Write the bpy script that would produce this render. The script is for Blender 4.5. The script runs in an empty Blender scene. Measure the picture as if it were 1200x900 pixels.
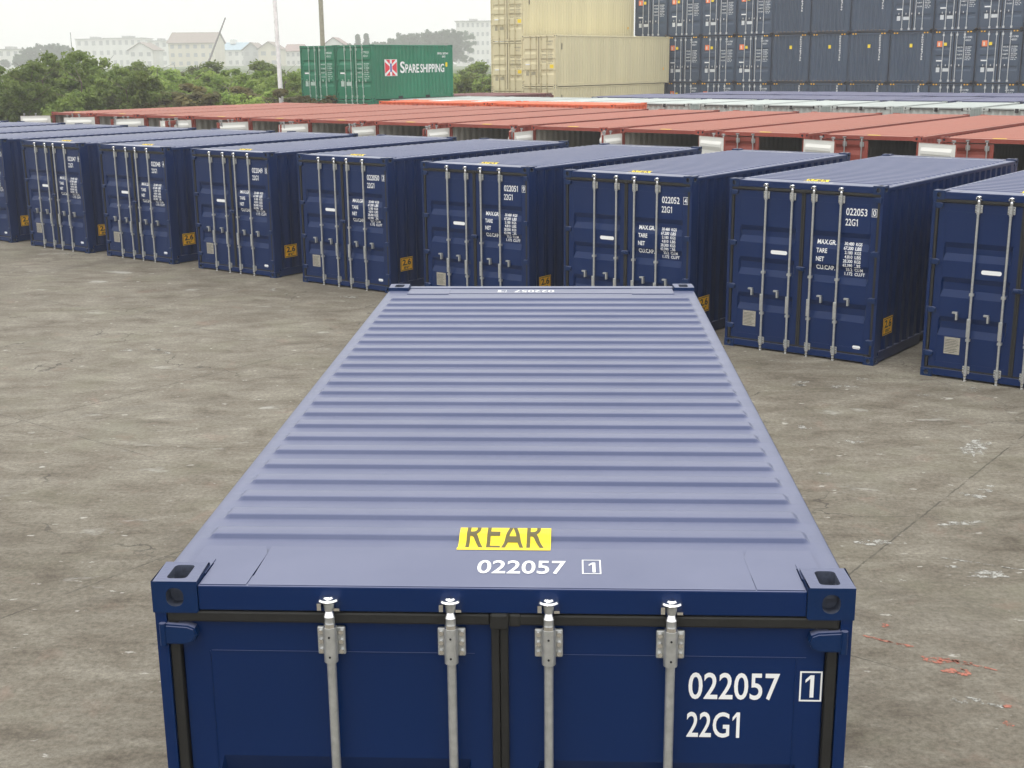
import bpy, bmesh, math, random
import numpy as np
from mathutils import Vector, Matrix

random.seed(7)
rng = np.random.default_rng(7)
S = bpy.context.scene
C = S.collection
R = math.radians

# ---------------------------------------------------------------- camera
CAM = (0.2478, -4.0288, 4.3399); YAW, PITCH, ROLL, FPX = -0.0486, -0.2508, -0.0091, 1476.18
F = Vector((math.sin(YAW)*math.cos(PITCH), math.cos(YAW)*math.cos(PITCH), math.sin(PITCH)))
Rt = Vector((math.cos(YAW), -math.sin(YAW), 0)); Up = Rt.cross(F)
R2 = math.cos(ROLL)*Rt + math.sin(ROLL)*Up; U2 = -math.sin(ROLL)*Rt + math.cos(ROLL)*Up
cd = bpy.data.cameras.new("camera"); cam = bpy.data.objects.new("camera", cd); C.objects.link(cam)
cam.matrix_world = Matrix(((R2.x, U2.x, -F.x, CAM[0]), (R2.y, U2.y, -F.y, CAM[1]), (R2.z, U2.z, -F.z, CAM[2]), (0, 0, 0, 1)))
cd.sensor_width = 36; cd.lens = FPX/1200*36; cd.clip_start = 0.1; cd.clip_end = 3000
S.camera = cam

# ---------------------------------------------------------------- sky, sun, exposure
SUN_EL, SUN_AZ = 68, 215            # degrees; azimuth clockwise from +Y, the sun is behind and left of the camera
w = bpy.data.worlds.new("World"); S.world = w; w.use_nodes = True
nt = w.node_tree; nt.nodes.clear()
def N(t, kind, **kw):
    n = t.nodes.new(kind)
    for k, v in kw.items(): setattr(n, k, v)
    return n
sky = N(nt, 'ShaderNodeTexSky', sky_type='NISHITA', sun_disc=False)
sky.sun_elevation = R(SUN_EL); sky.sun_rotation = R(SUN_AZ); sky.dust_density = 4; sky.air_density = 1
tc = N(nt, 'ShaderNodeTexCoord'); sep = N(nt, 'ShaderNodeSeparateXYZ'); nt.links.new(tc.outputs['Generated'], sep.inputs[0])
mr = N(nt, 'ShaderNodeMapRange'); nt.links.new(sep.outputs['Z'], mr.inputs[0])
mr.inputs[1].default_value = 0.0; mr.inputs[2].default_value = 1.0; mr.inputs[3].default_value = 11.0; mr.inputs[4].default_value = 18.5
cl = N(nt, 'ShaderNodeCombineColor'); 
for i, k in enumerate((1.0, 1.0, 0.985)):
    m = N(nt, 'ShaderNodeMath', operation='MULTIPLY'); m.inputs[1].default_value = k
    nt.links.new(mr.outputs[0], m.inputs[0]); nt.links.new(m.outputs[0], cl.inputs[i])
mx = N(nt, 'ShaderNodeMix', data_type='RGBA'); mx.inputs['Factor'].default_value = 0.88
nt.links.new(sky.outputs[0], mx.inputs['A']); nt.links.new(cl.outputs[0], mx.inputs['B'])
bg = N(nt, 'ShaderNodeBackground'); bg.inputs[1].default_value = 0.11
out = N(nt, 'ShaderNodeOutputWorld'); nt.links.new(mx.outputs['Result'], bg.inputs[0]); nt.links.new(bg.outputs[0], out.inputs[0])
sd = bpy.data.lights.new("sun", 'SUN'); sd.energy = 1.0; sd.angle = R(25); sd.color = (1, 0.96, 0.9)
so = bpy.data.objects.new("sun", sd); C.objects.link(so)
az = R(SUN_AZ); el = R(SUN_EL)
sdir = Vector((math.sin(az)*math.cos(el), math.cos(az)*math.cos(el), math.sin(el)))
so.rotation_euler = sdir.to_track_quat('Z', 'Y').to_euler()
S.view_settings.view_transform = 'Standard'; S.view_settings.look = 'None'
S.view_settings.exposure = 0.12; S.view_settings.gamma = 1.0; S.view_settings.use_curve_mapping = False
S.render.engine = 'CYCLES'; S.cycles.use_denoising = True; S.cycles.volume_bounces = 1; S.cycles.max_bounces = 8

# ---------------------------------------------------------------- frame of the rows: u along a row, v away from it
A = -0.605
UX, UY = math.cos(A), math.sin(A); VX, VY = -math.sin(A), math.cos(A)
def uv(u, v, z=0.0): return (u*UX + v*VX, u*UY + v*VY, z)
def px(x, y, d):     # a point at depth d seen at pixel x, y of the 1200x900 photograph
    return Vector(CAM) + d*(F + (x-600)/FPX*R2 - (y-450)/FPX*U2)

# ---------------------------------------------------------------- materials
MATS = {}
def mat(name, col, rough=0.5, metal=0.0, var=0.12, scale=6.0, bump=0.0, bscale=40.0, col2=None, spec=0.5, coat=0.0, streak=False, objrand=0.0, dust=None, sky_sheen_f=0.9):
    if name in MATS: return MATS[name]
    m = bpy.data.materials.new(name); m.use_nodes = True; t = m.node_tree; p = t.nodes['Principled BSDF']
    p.inputs['Roughness'].default_value = rough; p.inputs['Metallic'].default_value = metal
    p.inputs['Specular IOR Level'].default_value = spec; p.inputs['Coat Weight'].default_value = coat
    co = N(t, 'ShaderNodeTexCoord')
    mp = N(t, 'ShaderNodeMapping'); t.links.new(co.outputs['Object'], mp.inputs[0])
    if streak: mp.inputs['Scale'].default_value = (1, 1, 0.12)
    n = N(t, 'ShaderNodeTexNoise'); n.inputs['Scale'].default_value = scale; n.inputs['Detail'].default_value = 6; t.links.new(mp.outputs[0], n.inputs[0])
    r = N(t, 'ShaderNodeValToRGB'); t.links.new(n.outputs[0], r.inputs[0])
    c1 = [c*(1-var) for c in col]; c2 = list(col2) if col2 else [min(1, c*(1+var)) for c in col]
    r.color_ramp.elements[0].color = (*c1, 1); r.color_ramp.elements[1].color = (*c2, 1)
    r.color_ramp.elements[0].position = 0.32; r.color_ramp.elements[1].position = 0.68
    last = r.outputs[0]
    if objrand:
        oi = N(t, 'ShaderNodeObjectInfo'); hs = N(t, 'ShaderNodeHueSaturation'); q = N(t, 'ShaderNodeMapRange')
        q.inputs[3].default_value = 1-objrand; q.inputs[4].default_value = 1+objrand
        t.links.new(oi.outputs['Random'], q.inputs[0]); t.links.new(q.outputs[0], hs.inputs['Value']); t.links.new(last, hs.inputs['Color']); last = hs.outputs[0]
    if dust:     # pale sky sheen painted into the base colour of whatever faces up
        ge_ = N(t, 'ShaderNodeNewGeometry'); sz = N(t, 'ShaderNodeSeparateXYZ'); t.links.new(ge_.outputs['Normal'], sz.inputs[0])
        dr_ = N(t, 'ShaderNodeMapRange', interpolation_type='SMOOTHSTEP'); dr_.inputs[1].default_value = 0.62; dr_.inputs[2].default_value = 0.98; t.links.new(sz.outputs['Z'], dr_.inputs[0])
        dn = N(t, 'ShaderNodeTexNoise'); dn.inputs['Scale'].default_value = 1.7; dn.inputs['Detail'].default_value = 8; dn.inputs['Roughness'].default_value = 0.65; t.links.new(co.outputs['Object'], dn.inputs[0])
        dm = N(t, 'ShaderNodeMapRange'); dm.inputs[1].default_value = 0.3; dm.inputs[2].default_value = 0.7; dm.inputs[3].default_value = sky_sheen_f-0.12; dm.inputs[4].default_value = min(1, sky_sheen_f+0.06); t.links.new(dn.outputs[0], dm.inputs[0])
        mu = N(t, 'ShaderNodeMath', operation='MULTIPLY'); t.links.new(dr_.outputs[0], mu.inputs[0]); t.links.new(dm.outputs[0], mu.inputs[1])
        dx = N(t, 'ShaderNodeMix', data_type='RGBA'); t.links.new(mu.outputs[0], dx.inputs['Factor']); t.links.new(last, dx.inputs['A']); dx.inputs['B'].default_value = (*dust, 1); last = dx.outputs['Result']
    t.links.new(last, p.inputs['Base Color'])
    rn = N(t, 'ShaderNodeTexNoise'); rn.inputs['Scale'].default_value = 3.1; rn.inputs['Detail'].default_value = 5; t.links.new(co.outputs['Object'], rn.inputs[0])
    rr = N(t, 'ShaderNodeMapRange'); rr.inputs[3].default_value = max(0.03, rough-0.05); rr.inputs[4].default_value = min(1, rough+0.07)
    t.links.new(rn.outputs[0], rr.inputs[0]); t.links.new(rr.outputs[0], p.inputs['Roughness'])
    if bump:
        b = N(t, 'ShaderNodeTexNoise'); b.inputs['Scale'].default_value = bscale; b.inputs['Detail'].default_value = 4; t.links.new(co.outputs['Object'], b.inputs[0])
        bp = N(t, 'ShaderNodeBump'); bp.inputs['Strength'].default_value = bump; bp.inputs['Distance'].default_value = 0.01
        t.links.new(b.outputs[0], bp.inputs['Height']); t.links.new(bp.outputs[0], p.inputs['Normal'])
    MATS[name] = m; return m

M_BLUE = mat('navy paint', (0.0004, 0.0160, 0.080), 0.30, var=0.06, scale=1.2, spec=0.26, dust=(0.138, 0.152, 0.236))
M_CAST = mat('navy casting paint', (0.0008, 0.018, 0.076), 0.34, var=0.08, scale=5, bump=0.12, bscale=60, spec=0.26, dust=(0.138, 0.152, 0.236), sky_sheen_f=0.8)
M_RED = mat('red oxide paint', (0.27, 0.050, 0.032), 0.55, var=0.14, scale=1.5, streak=True, objrand=0.12, dust=(0.31,0.120,0.080), sky_sheen_f=0.85)
M_ORANGE = mat('orange paint', (0.72, 0.13, 0.045), 0.5, var=0.1, scale=1.5)
M_WHITE = mat('off white paint', (0.40, 0.44, 0.42), 0.5, var=0.1, scale=1.4, objrand=0.10)
M_PURP = mat('slate violet paint', (0.03, 0.04, 0.11), 0.45, var=0.15, scale=1.5, objrand=0.25, dust=(0.12,0.125,0.2))
M_MAROON = mat('maroon paint', (0.14, 0.045, 0.045), 0.55, var=0.15, scale=1.5)
M_GREY = mat('slate grey paint', (0.026, 0.053, 0.096), 0.5, var=0.10, scale=1.2, streak=True, objrand=0.08)
M_BEIGE = mat('beige paint', (0.66, 0.60, 0.38), 0.55, var=0.08, scale=0.8, streak=True, objrand=0.04)
M_GREEN = mat('green paint', (0.006, 0.17, 0.088), 0.45, var=0.08, scale=1.2)
M_INNER = mat('pale grey inner lining', (0.42, 0.41, 0.36), 0.6, var=0.12, scale=1.4, streak=True)
M_DOORIN = mat('white inner door paint', (0.70, 0.70, 0.66), 0.5, var=0.05, scale=1.4)
M_STEEL = mat('galvanised steel', (0.46, 0.47, 0.465), 0.33, metal=0.6, var=0.14, scale=30, bump=0.1)
M_CHROME = mat('bright zinc', (0.85, 0.85, 0.85), 0.15, metal=1.0, var=0.04, scale=30, bump=0.2, bscale=25)
M_RUBBER = mat('black rubber', (0.008, 0.008, 0.007), 0.6, var=0.3, scale=8, bump=0.2)
M_LETTER = mat('white lettering', (0.82, 0.83, 0.83), 0.5, var=0.03, scale=8)
M_SOFTLET = mat('pale grey lettering', (0.62, 0.65, 0.67), 0.5, var=0.03, scale=8)
M_DARKLET = mat('black lettering', (0.03, 0.03, 0.025), 0.5, var=0.03, scale=8)
M_YELLOW = mat('yellow sticker', (0.88, 0.66, 0.012), 0.45, var=0.05, scale=10)
M_AMBER = mat('amber sticker', (0.92, 0.50, 0.012), 0.45, var=0.1, scale=10)
M_PLATE = mat('aluminium data plate', (0.33, 0.31, 0.26), 0.45, var=0.15, scale=30)
M_ORST = mat('orange emblem', (0.85, 0.20, 0.06), 0.5, var=0.1, scale=8)
M_DARK = mat('dark gap', (0.01, 0.01, 0.012), 0.8, var=0.1)
M_HOLE = mat('bare casting inside', (0.05, 0.06, 0.09), 0.6, var=0.3, scale=40)
M_WOOD = mat('plywood floor', (0.16, 0.11, 0.07), 0.7, var=0.2, scale=4)
M_BARK = mat('bark', (0.10, 0.08, 0.06), 0.9, var=0.2, scale=6, bump=0.4)

# ---------------------------------------------------------------- mesh helpers
def finish(name, bm, mats, parent=None, smooth=False, loc=None):
    me = bpy.data.meshes.new(name)
    bmesh.ops.recalc_face_normals(bm, faces=bm.faces[:])
    bm.to_mesh(me); bm.free()
    for m in (mats if isinstance(mats, (list, tuple)) else [mats]): me.materials.append(m)
    if smooth:
        for p in me.polygons: p.use_smooth = True
    o = bpy.data.objects.new(name, me); C.objects.link(o)
    if parent: o.parent = parent
    if loc: o.location = loc
    return o
def tag(o, label=None, cat=None, group=None, kind=None):
    if label: o['label'] = label
    if cat: o['category'] = cat
    if group: o['group'] = group
    if kind: o['kind'] = kind
    return o
def empty(name, loc=(0, 0, 0), rz=0):
    o = bpy.data.objects.new(name, None); C.objects.link(o); o.location = loc; o.rotation_euler = (0, 0, rz); o.empty_display_size = 0.3
    return o
def box(bm, x0, x1, y0, y1, z0, z1, mi=0, bev=0.0):
    vs = [bm.verts.new(p) for p in ((x0, y0, z0), (x1, y0, z0), (x1, y1, z0), (x0, y1, z0), (x0, y0, z1), (x1, y0, z1), (x1, y1, z1), (x0, y1, z1))]
    fs = [bm.faces.new([vs[i] for i in f]) for f in ((0, 3, 2, 1), (4, 5, 6, 7), (0, 1, 5, 4), (1, 2, 6, 5), (2, 3, 7, 6), (3, 0, 4, 7))]
    for f in fs: f.material_index = mi
    if bev:
        es = list({e for f in fs for e in f.edges})
        r = bmesh.ops.bevel(bm, geom=es, offset=bev, segments=2, affect='EDGES', profile=0.5)
        for f in r['faces']: f.material_index = mi
    return vs
def cyl(bm, p0, p1, r0, r1=None, n=10, mi=0, cap=True):
    r1 = r0 if r1 is None else r1
    p0 = Vector(p0); p1 = Vector(p1); d = (p1-p0).normalized()
    a = d.orthogonal().normalized(); b = d.cross(a)
    A_ = [bm.verts.new(p0 + r0*(math.cos(t)*a + math.sin(t)*b)) for t in [2*math.pi*i/n for i in range(n)]]
    B_ = [bm.verts.new(p1 + r1*(math.cos(t)*a + math.sin(t)*b)) for t in [2*math.pi*i/n for i in range(n)]]
    for i in range(n):
        f = bm.faces.new((A_[i], A_[(i+1) % n], B_[(i+1) % n], B_[i])); f.smooth = True; f.material_index = mi
    if cap:
        for L in (A_, B_):
            f = bm.faces.new([bm.verts.new(v.co) for v in L]); f.material_index = mi
def holed(bm, o, ax, ay, an, w_, h_, loop, depth, mi=0, mi_in=0):
    """a plate w_ x h_ (centre o, axes ax, ay, outward normal an) with a hole of the outline loop, sunk by depth"""
    o, ax, ay, an = Vector(o), Vector(ax), Vector(ay), Vector(an)
    outr, inn, deep = [], [], []
    for (a, b) in loop:
        m = max(abs(a)/(w_/2), abs(b)/(h_/2), 1e-6)
        outr.append(bm.verts.new(o + ax*(a/m) + ay*(b/m))); inn.append(bm.verts.new(o + ax*a + ay*b)); deep.append(bm.verts.new(o + ax*a + ay*b - an*depth))
    n = len(loop)
    for i in range(n):
        j = (i+1) % n
        bm.faces.new((outr[i], outr[j], inn[j], inn[i])).material_index = mi
        bm.faces.new((inn[i], inn[j], deep[j], deep[i])).material_index = mi_in
    bm.faces.new(deep).material_index = mi_in
def stadium(w_, h_, n=6):
    pts = []; r = min(w_, h_)/2*(0.5 if h_ > w_*1.5 else 0.9); hx, hy = w_/2-r, h_/2-r
    for cx, cy, t0 in ((hx, hy, 0), (-hx, hy, 90), (-hx, -hy, 180), (hx, -hy, 270)):
        for k in range(n+1): t = R(t0+90*k/n); pts.append((cx+r*math.cos(t), cy+r*math.sin(t)))
    # corners of the outer rectangle need a vertex on each diagonal: good enough with many points
    return pts

TXT = {}
def text_mesh(s, bold=0.0, clip_top=None):
    key = (s, bold, clip_top)
    if key in TXT: return TXT[key]
    cu = bpy.data.curves.new('lettering', 'FONT'); cu.body = s; cu.size = 1.0; cu.offset = bold; cu.fill_mode = 'FRONT'; cu.resolution_u = 4
    cu.align_x = 'LEFT'
    o = bpy.data.objects.new('lettering', cu); C.objects.link(o)
    dg = bpy.context.evaluated_depsgraph_get(); me = bpy.data.meshes.new_from_object(o.evaluated_get(dg))
    bpy.data.objects.remove(o); bpy.data.curves.remove(cu)
    co = np.empty(len(me.vertices)*3); me.vertices.foreach_get('co', co); co = co.reshape(-1, 3)
    lo, hi = co.min(0), co.max(0)
    co[:, 0] = (co[:, 0]-lo[0])/max(1e-6, hi[0]-lo[0]); co[:, 1] = (co[:, 1]-lo[1])/max(1e-6, hi[1]-lo[1]); co[:, 2] = 0
    faces = [tuple(p.vertices) for p in me.polygons]
    TXT[key] = (co, faces); bpy.data.meshes.remove(me)
    return TXT[key]
def put_text(bm, s, o, ax, ay, w_, h_, bold=0.015, mi=0, ztop=None):
    """text stretched to the w_ x h_ box whose lower left corner is o"""
    o, ax, ay = Vector(o), Vector(ax), Vector(ay)
    if s == '1':      # a one with its flag
        for pts in (((0.55, 0), (1, 0), (1, 1), (0.55, 1)), ((0.55, 1), (0.55, 0.84), (0, 0.66), (0, 0.80))):
            bm.faces.new([bm.verts.new(o+ax*(a*w_)+ay*(b*h_)) for a, b in pts]).material_index = mi
        return
    if s.endswith('1') and len(s) > 1 and w_ < 0.35:
        cw_ = w_/len(s); put_text(bm, s[:-1], o, ax, ay, w_-cw_*1.05, h_, bold, mi); put_text(bm, '1', o+ax*(w_-cw_*0.85), ax, ay, cw_*0.5, h_, bold, mi); return
    co, fs = text_mesh(s, bold)
    vs = [bm.verts.new(o + ax*(c[0]*w_) + ay*(c[1]*h_)) for c in co]
    for f in fs:
        try: bm.faces.new([vs[i] for i in f]).material_index = mi
        except ValueError: pass
def quad(bm, o, ax, ay, w_, h_, mi=0):
    o, ax, ay = Vector(o), Vector(ax), Vector(ay)
    f = bm.faces.new([bm.verts.new(p) for p in (o, o+ax*w_, o+ax*w_+ay*h_, o+ay*h_)]); f.material_index = mi
def slab(bm, o, ax, ay, w_, h_, t=0.002, mi=0):
    o, ax, ay = Vector(o), Vector(ax), Vector(ay); n = ax.cross(ay)*t
    b = [o, o+ax*w_, o+ax*w_+ay*h_, o+ay*h_]; vb = [bm.verts.new(p) for p in b]; vt = [bm.verts.new(p+n) for p in b]
    for L in (vb[::-1], vt, *[(vb[i], vb[(i+1) % 4], vt[(i+1) % 4], vt[i]) for i in range(4)]): bm.faces.new(L).material_index = mi
def frame_lines(bm, o, ax, ay, w_, h_, t, mi=0):
    o, ax, ay = Vector(o), Vector(ax), Vector(ay)
    quad(bm, o, ax, ay, w_, t, mi); quad(bm, o+ay*(h_-t), ax, ay, w_, t, mi)
    quad(bm, o+ay*t, ax, ay, t, h_-2*t, mi); quad(bm, o+ax*(w_-t)+ay*t, ax, ay, t, h_-2*t, mi)
X, Y, Z = Vector((1, 0, 0)), Vector((0, 1, 0)), Vector((0, 0, 1))

def copy_tree(o, parent=None):
    c = o.copy(); C.objects.link(c); c.parent = parent
    for k in ('label', 'group'):
        if parent is None and k in c and k == 'label': del c[k]
    for ch in KIDS.get(o.name, []): copy_tree(ch, c)
    return c
KIDS = {}
def index_kids():
    KIDS.clear()
    for o in bpy.data.objects:
        if o.parent: KIDS.setdefault(o.parent.name, []).append(o)

# ---------------------------------------------------------------- container
W = 2.438; HW = W/2
def corr_wall(bm, p0, ax, length, z0, z1, depth, n_out, pitch=0.278, start=0.06, mi=0):
    """vertical trapezoid corrugation from p0 along ax; the sheet swings inward (against n_out) by depth"""
    p0, ax, n_out = Vector(p0), Vector(ax), Vector(n_out)
    prof = [(0, 0)]; s = start
    a, b_, c_ = pitch*0.25, pitch*0.245, pitch*0.25
    while s + pitch < length - start:
        prof += [(s+a/2, 0), (s+a/2+b_, depth), (s+a/2+b_+c_, depth), (s+a/2+2*b_+c_, 0)]; s += pitch
    prof.append((length, 0))
    lo = [bm.verts.new(p0 + ax*t - n_out*d + Z*z0) for t, d in prof]; hi = [bm.verts.new(p0 + ax*t - n_out*d + Z*z1) for t, d in prof]
    for i in range(len(prof)-1): bm.faces.new((lo[i], lo[i+1], hi[i+1], hi[i])).material_index = mi
def roof_sheet(bm, L, H, y0=0.478, pitch=0.2165, rise=0.018, fine=True, mi=0):
    zb = H-0.026; n = int((L-0.375-y0)/pitch)+1
    if fine: cyc = [(-0.016, 0), (-0.010, 0.05), (-0.005, 0.22), (0.006, 0.80), (0.011, 0.96), (0.017, 1.0), (0.080, 1.0), (0.086, 0.96), (0.091, 0.80), (0.102, 0.22), (0.107, 0.05), (0.113, 0)]
    else: cyc = [(-0.018, 0), (0.016, 1), (0.075, 1), (0.109, 0)]
    prof = [(0.179, 0)]
    for k in range(n):
        c0 = y0+k*pitch
        if c0+0.13 > L-0.3: break
        prof += [(c0+a, rise*b) for a, b in cyc]
    prof.append((L-0.179, 0))
    xs = [(-HW+0.006, 0), (-1.142, 0), (-1.105, 1), (1.105, 1), (1.142, 0), (HW-0.006, 0)] if not fine else [(-HW+0.001, -0.9), (-HW+0.002, -0.3), (-HW+0.008, 0), (-1.156, 0), (-1.148, 0.15), (-1.136, 0.8), (-1.124, 1), (0, 1), (1.124, 1), (1.136, 0.8), (1.148, 0.15), (1.156, 0), (HW-0.008, 0), (HW-0.002, -0.3), (HW-0.001, -0.9)]
    rows = [[bm.verts.new((x, y, zb+(h*f if f >= 0 else f*0.02))) for x, f in xs] for y, h in prof]
    for i in range(len(rows)-1):
        for j in range(len(xs)-1):
            f = bm.faces.new((rows[i][j], rows[i][j+1], rows[i+1][j+1], rows[i+1][j])); f.material_index = mi; f.smooth = fine
def casting(bm, sx, sy, top, L, H, fine, mi=0, mi_in=1):
    """corner casting with its oval holes; sx, sy = side of the box (-1/1)"""
    cw, cl_, ch = 0.162, 0.178, 0.118
    cx = sx*(HW-cw/2); cy = cl_/2 if sy < 0 else L-cl_/2
    z0, z1 = (H-ch, H) if top else (0, ch)
    x0, x1, y0, y1 = cx-cw/2, cx+cw/2, cy-cl_/2, cy+cl_/2; zc = (z0+z1)/2
    faces = {'t': ((cx, cy, z1), X, Y, Z, cw, cl_, (0.072, 0.122)), 'b': ((cx, cy, z0), X, -Y, -Z, cw, cl_, (0.0635, 0.112)),
             'o': ((x1 if sx > 0 else x0, cy, zc), Y*sx, Z, X*sx, cl_, ch, (0.09, 0.058)), 'e': ((cx, y0 if sy < 0 else y1, zc), X, Z, Y*sy, cw, ch, (0.062, 0.070))}
    hol = ['o', 'e'] + (['t'] if top else ['b'])
    for k in hol:
        o_, ax, ay, an, w_, h_, (lw, lh) = faces[k]
        loop = stadium(lw, lh, 4 if fine else 1)
        # add loop points aimed at the rectangle's corners so that the plate keeps them
        pts = list(loop)
        for sgx, sgy in ((1, 1), (-1, 1), (-1, -1), (1, -1)):
            dx_, dy_ = sgx*w_, sgy*h_
            for i in range(len(pts)):
                (ax1, ay1), (ax2, ay2) = pts[i], pts[(i+1) % len(pts)]
                c1, c2 = dx_*ay1-dy_*ax1, dx_*ay2-dy_*ax2
                if ax1*dx_+ay1*dy_ > 0 and c1 <= 0 < c2:
                    q = c1/(c1-c2); pts.insert(i+1, (ax1+(ax2-ax1)*q, ay1+(ay2-ay1)*q)); break
        holed(bm, o_, ax, ay, an, w_, h_, pts, 0.05, mi, mi_in)
    if fine: CAST_BOX = (x0, x1, y0, y1, z0, z1)
    # remaining faces
    if not top: quad(bm, (x0, y0, z1), X, Y, cw, cl_, mi)
    else: quad(bm, (x0, y0, z0), X, Y, cw, cl_, mi)
    quad(bm, (x0 if sx > 0 else x1, y0, z0), Y, Z, cl_, ch, mi); quad(bm, (x0, y1 if sy < 0 else y0, z0), X, Z, cw, ch, mi)
    if fine:
        bmesh.ops.remove_doubles(bm, verts=bm.verts[:], dist=1e-5); bmesh.ops.recalc_face_normals(bm, faces=bm.faces[:])
        def on(v): return sum((abs(v.co.x-x0) < 1e-5 or abs(v.co.x-x1) < 1e-5, abs(v.co.y-y0) < 1e-5 or abs(v.co.y-y1) < 1e-5, abs(v.co.z-z0) < 1e-5 or abs(v.co.z-z1) < 1e-5))
        es = [e for e in bm.edges if on(e.verts[0]) >= 2 and on(e.verts[1]) >= 2 and len(e.link_faces) == 2]
        bmesh.ops.bevel(bm, geom=es, offset=0.005, segments=2, affect='EDGES')
def door_leaf(bm, x0, x1, z0, z1, H, ribs, rx0, rx1, y=0.03, t=0.045, mi=0, mi_back=0, back=False):
    """door panel in the plane y with sunk horizontal corrugations, facing -y"""
    zs = [(z0, 0)]
    for (top, bot) in sorted(ribs): zs += [(bot, 0), (bot+0.10, 1), (top-0.075, 1), (top, 0)]
    zs.append((z1, 0))
    xs = [(x0, 0), (rx0, 0), (rx0+0.02, 1), (rx1-0.02, 1), (rx1, 0), (x1, 0)]
    d = 0.036
    g = [[bm.verts.new((x, y+d*min(fx, fz), z)) for x, fx in xs] for z, fz in zs]
    for i in range(len(zs)-1):
        for j in range(len(xs)-1):
            bm.faces.new((g[i][j], g[i][j+1], g[i+1][j+1], g[i+1][j])).material_index = mi
    if back:
        g = [[bm.verts.new((x, y+t-0.012+(d+0.004)*min(fx, fz), z)) for x, fx in xs] for z, fz in zs]
        for i in range(len(zs)-1):
            for j in range(len(xs)-1): bm.faces.new((g[i][j], g[i][j+1], g[i+1][j+1], g[i+1][j])).material_index = mi_back
    else:
        b = [bm.verts.new(p) for p in ((x0, y+t, z0), (x1, y+t, z0), (x1, y+t, z1), (x0, y+t, z1))]
        bm.faces.new(b).material_index = mi_back
    for (p, q) in (((x0, z0), (x1, z0)), ((x1, z0), (x1, z1)), ((x1, z1), (x0, z1)), ((x0, z1), (x0, z0))):
        bm.faces.new([bm.verts.new(v) for v in ((p[0], y, p[1]), (q[0], y, q[1]), (q[0], y+t, q[1]), (p[0], y+t, p[1]))]).material_index = mi
def lock_bar(bm, x, H, fine, s=1.0, y=-0.012, flip=1):
    """materials: 0 rod steel, 1 bright"""
    n = 14 if fine else 6
    if not fine and s < 1:
        cyl(bm, (x, y, 0.10), (x, y, H-0.06), 0.022, n=5)
        for z in (0.15, H-0.22): box(bm, x-0.05, x+0.05, y-0.02, y+0.03, z-0.06, z+0.06)
        box(bm, x-0.022, x+0.022, y-0.03, y, 0.85, 1.1)
        box(bm, x-0.21*flip-0.02, x-0.21*flip+0.02, y-0.03, y+0.02, 0.95, 1.05)
        return
    cyl(bm, (x, y, 0.09), (x, y, H-0.16), 0.0165, n=n)
    for zc, top in ((H-0.219, True), (0.155, False)):     # bearing brackets
        box(bm, x-0.049, x+0.049, y+0.016, y+0.030, zc-0.053, zc+0.053, 0, 0.005 if fine else 0)
        cyl(bm, (x, y, zc-0.07), (x, y, zc+0.062), 0.0245, n=n)
        if fine:
            for sx in (-0.036, 0.036):
                for dz in (-0.036, 0, 0.036): cyl(bm, (x+sx, y+0.018, zc+dz), (x+sx, y+0.006, zc+dz), 0.0085, n=8, mi=1)
            for dz in (-0.045, 0.03): cyl(bm, (x, y-0.022, zc+dz), (x, y-0.0265, zc+dz), 0.004, n=8, mi=2)
    # cam at the top: neck, collar, forked cam head in its keeper
    for z0_, sg in ((H-0.160, 1), (0.085, -1)):
        cyl(bm, (x, y, z0_), (x, y, z0_+sg*0.018), 0.023, n=n, mi=1)
        cyl(bm, (x, y, z0_+sg*0.018), (x, y, z0_+sg*0.045), 0.0175, n=n, mi=0)
        cyl(bm, (x, y, z0_+sg*0.043), (x, y, z0_+sg*0.064), 0.022, 0.014, n=n, mi=1)
        cyl(bm, (x, y, z0_+sg*0.064), (x, y, z0_+sg*0.098), 0.016, 0.020, n=n, mi=0)
        za, zb = sorted((z0_+sg*0.098, z0_+sg*0.116))
        if fine:
            zs_ = z0_+sg*0.092
            cyl(bm, (x, y, zs_), (x, y, zs_+sg*0.014), 0.020, 0.038, n=18, mi=1); cyl(bm, (x, y, zs_+sg*0.014), (x, y, zs_+sg*0.020), 0.038, 0.033, n=18, mi=1)
            cyl(bm, (x, y, zs_+sg*0.020), (x, y, zs_+sg*0.025), 0.020, 0.014, n=14, mi=1); box(bm, x-0.012, x+0.012, y+0.02, y+0.030, za-0.02, zb+0.004, 1)
        else: box(bm, x-0.040, x+0.038, y-0.026, y+0.030, za, zb, 1)
        za, zb = sorted((z0_+sg*0.072, z0_+sg*0.098)); box(bm, x-0.038, x-0.024, y-0.022, y+0.030, za, zb, 1)
        za, zb = sorted((z0_+sg*0.066, z0_+sg*0.076)); box(bm, x+0.018, x+0.038, y-0.012, y+0.030, za, zb, 1)
    for zc in (1.21, 0.58): box(bm, x-0.028, x+0.028, y-0.02, y+0.030, zc-0.018, zc+0.018)
def lock_handle(bm, x, H):
    y = -0.012
    box(bm, x-0.026, x+0.026, y-0.034, y-0.014, 0.62, 0.88, 0, 0.006)
    cyl(bm, (x, y-0.028, 0.86), (x, y-0.028, 0.64), 0.013, n=8)
def handle_catch(bm, x, H):
    x = x-0.04 if x < 0 else x+0.325
    box(bm, x-0.205, x-0.135, -0.018, 0.029, 0.925, 0.95, 0, 0.003); box(bm, x-0.155, x-0.130, -0.022, 0.029, 0.84, 0.925, 0, 0.003)

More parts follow.
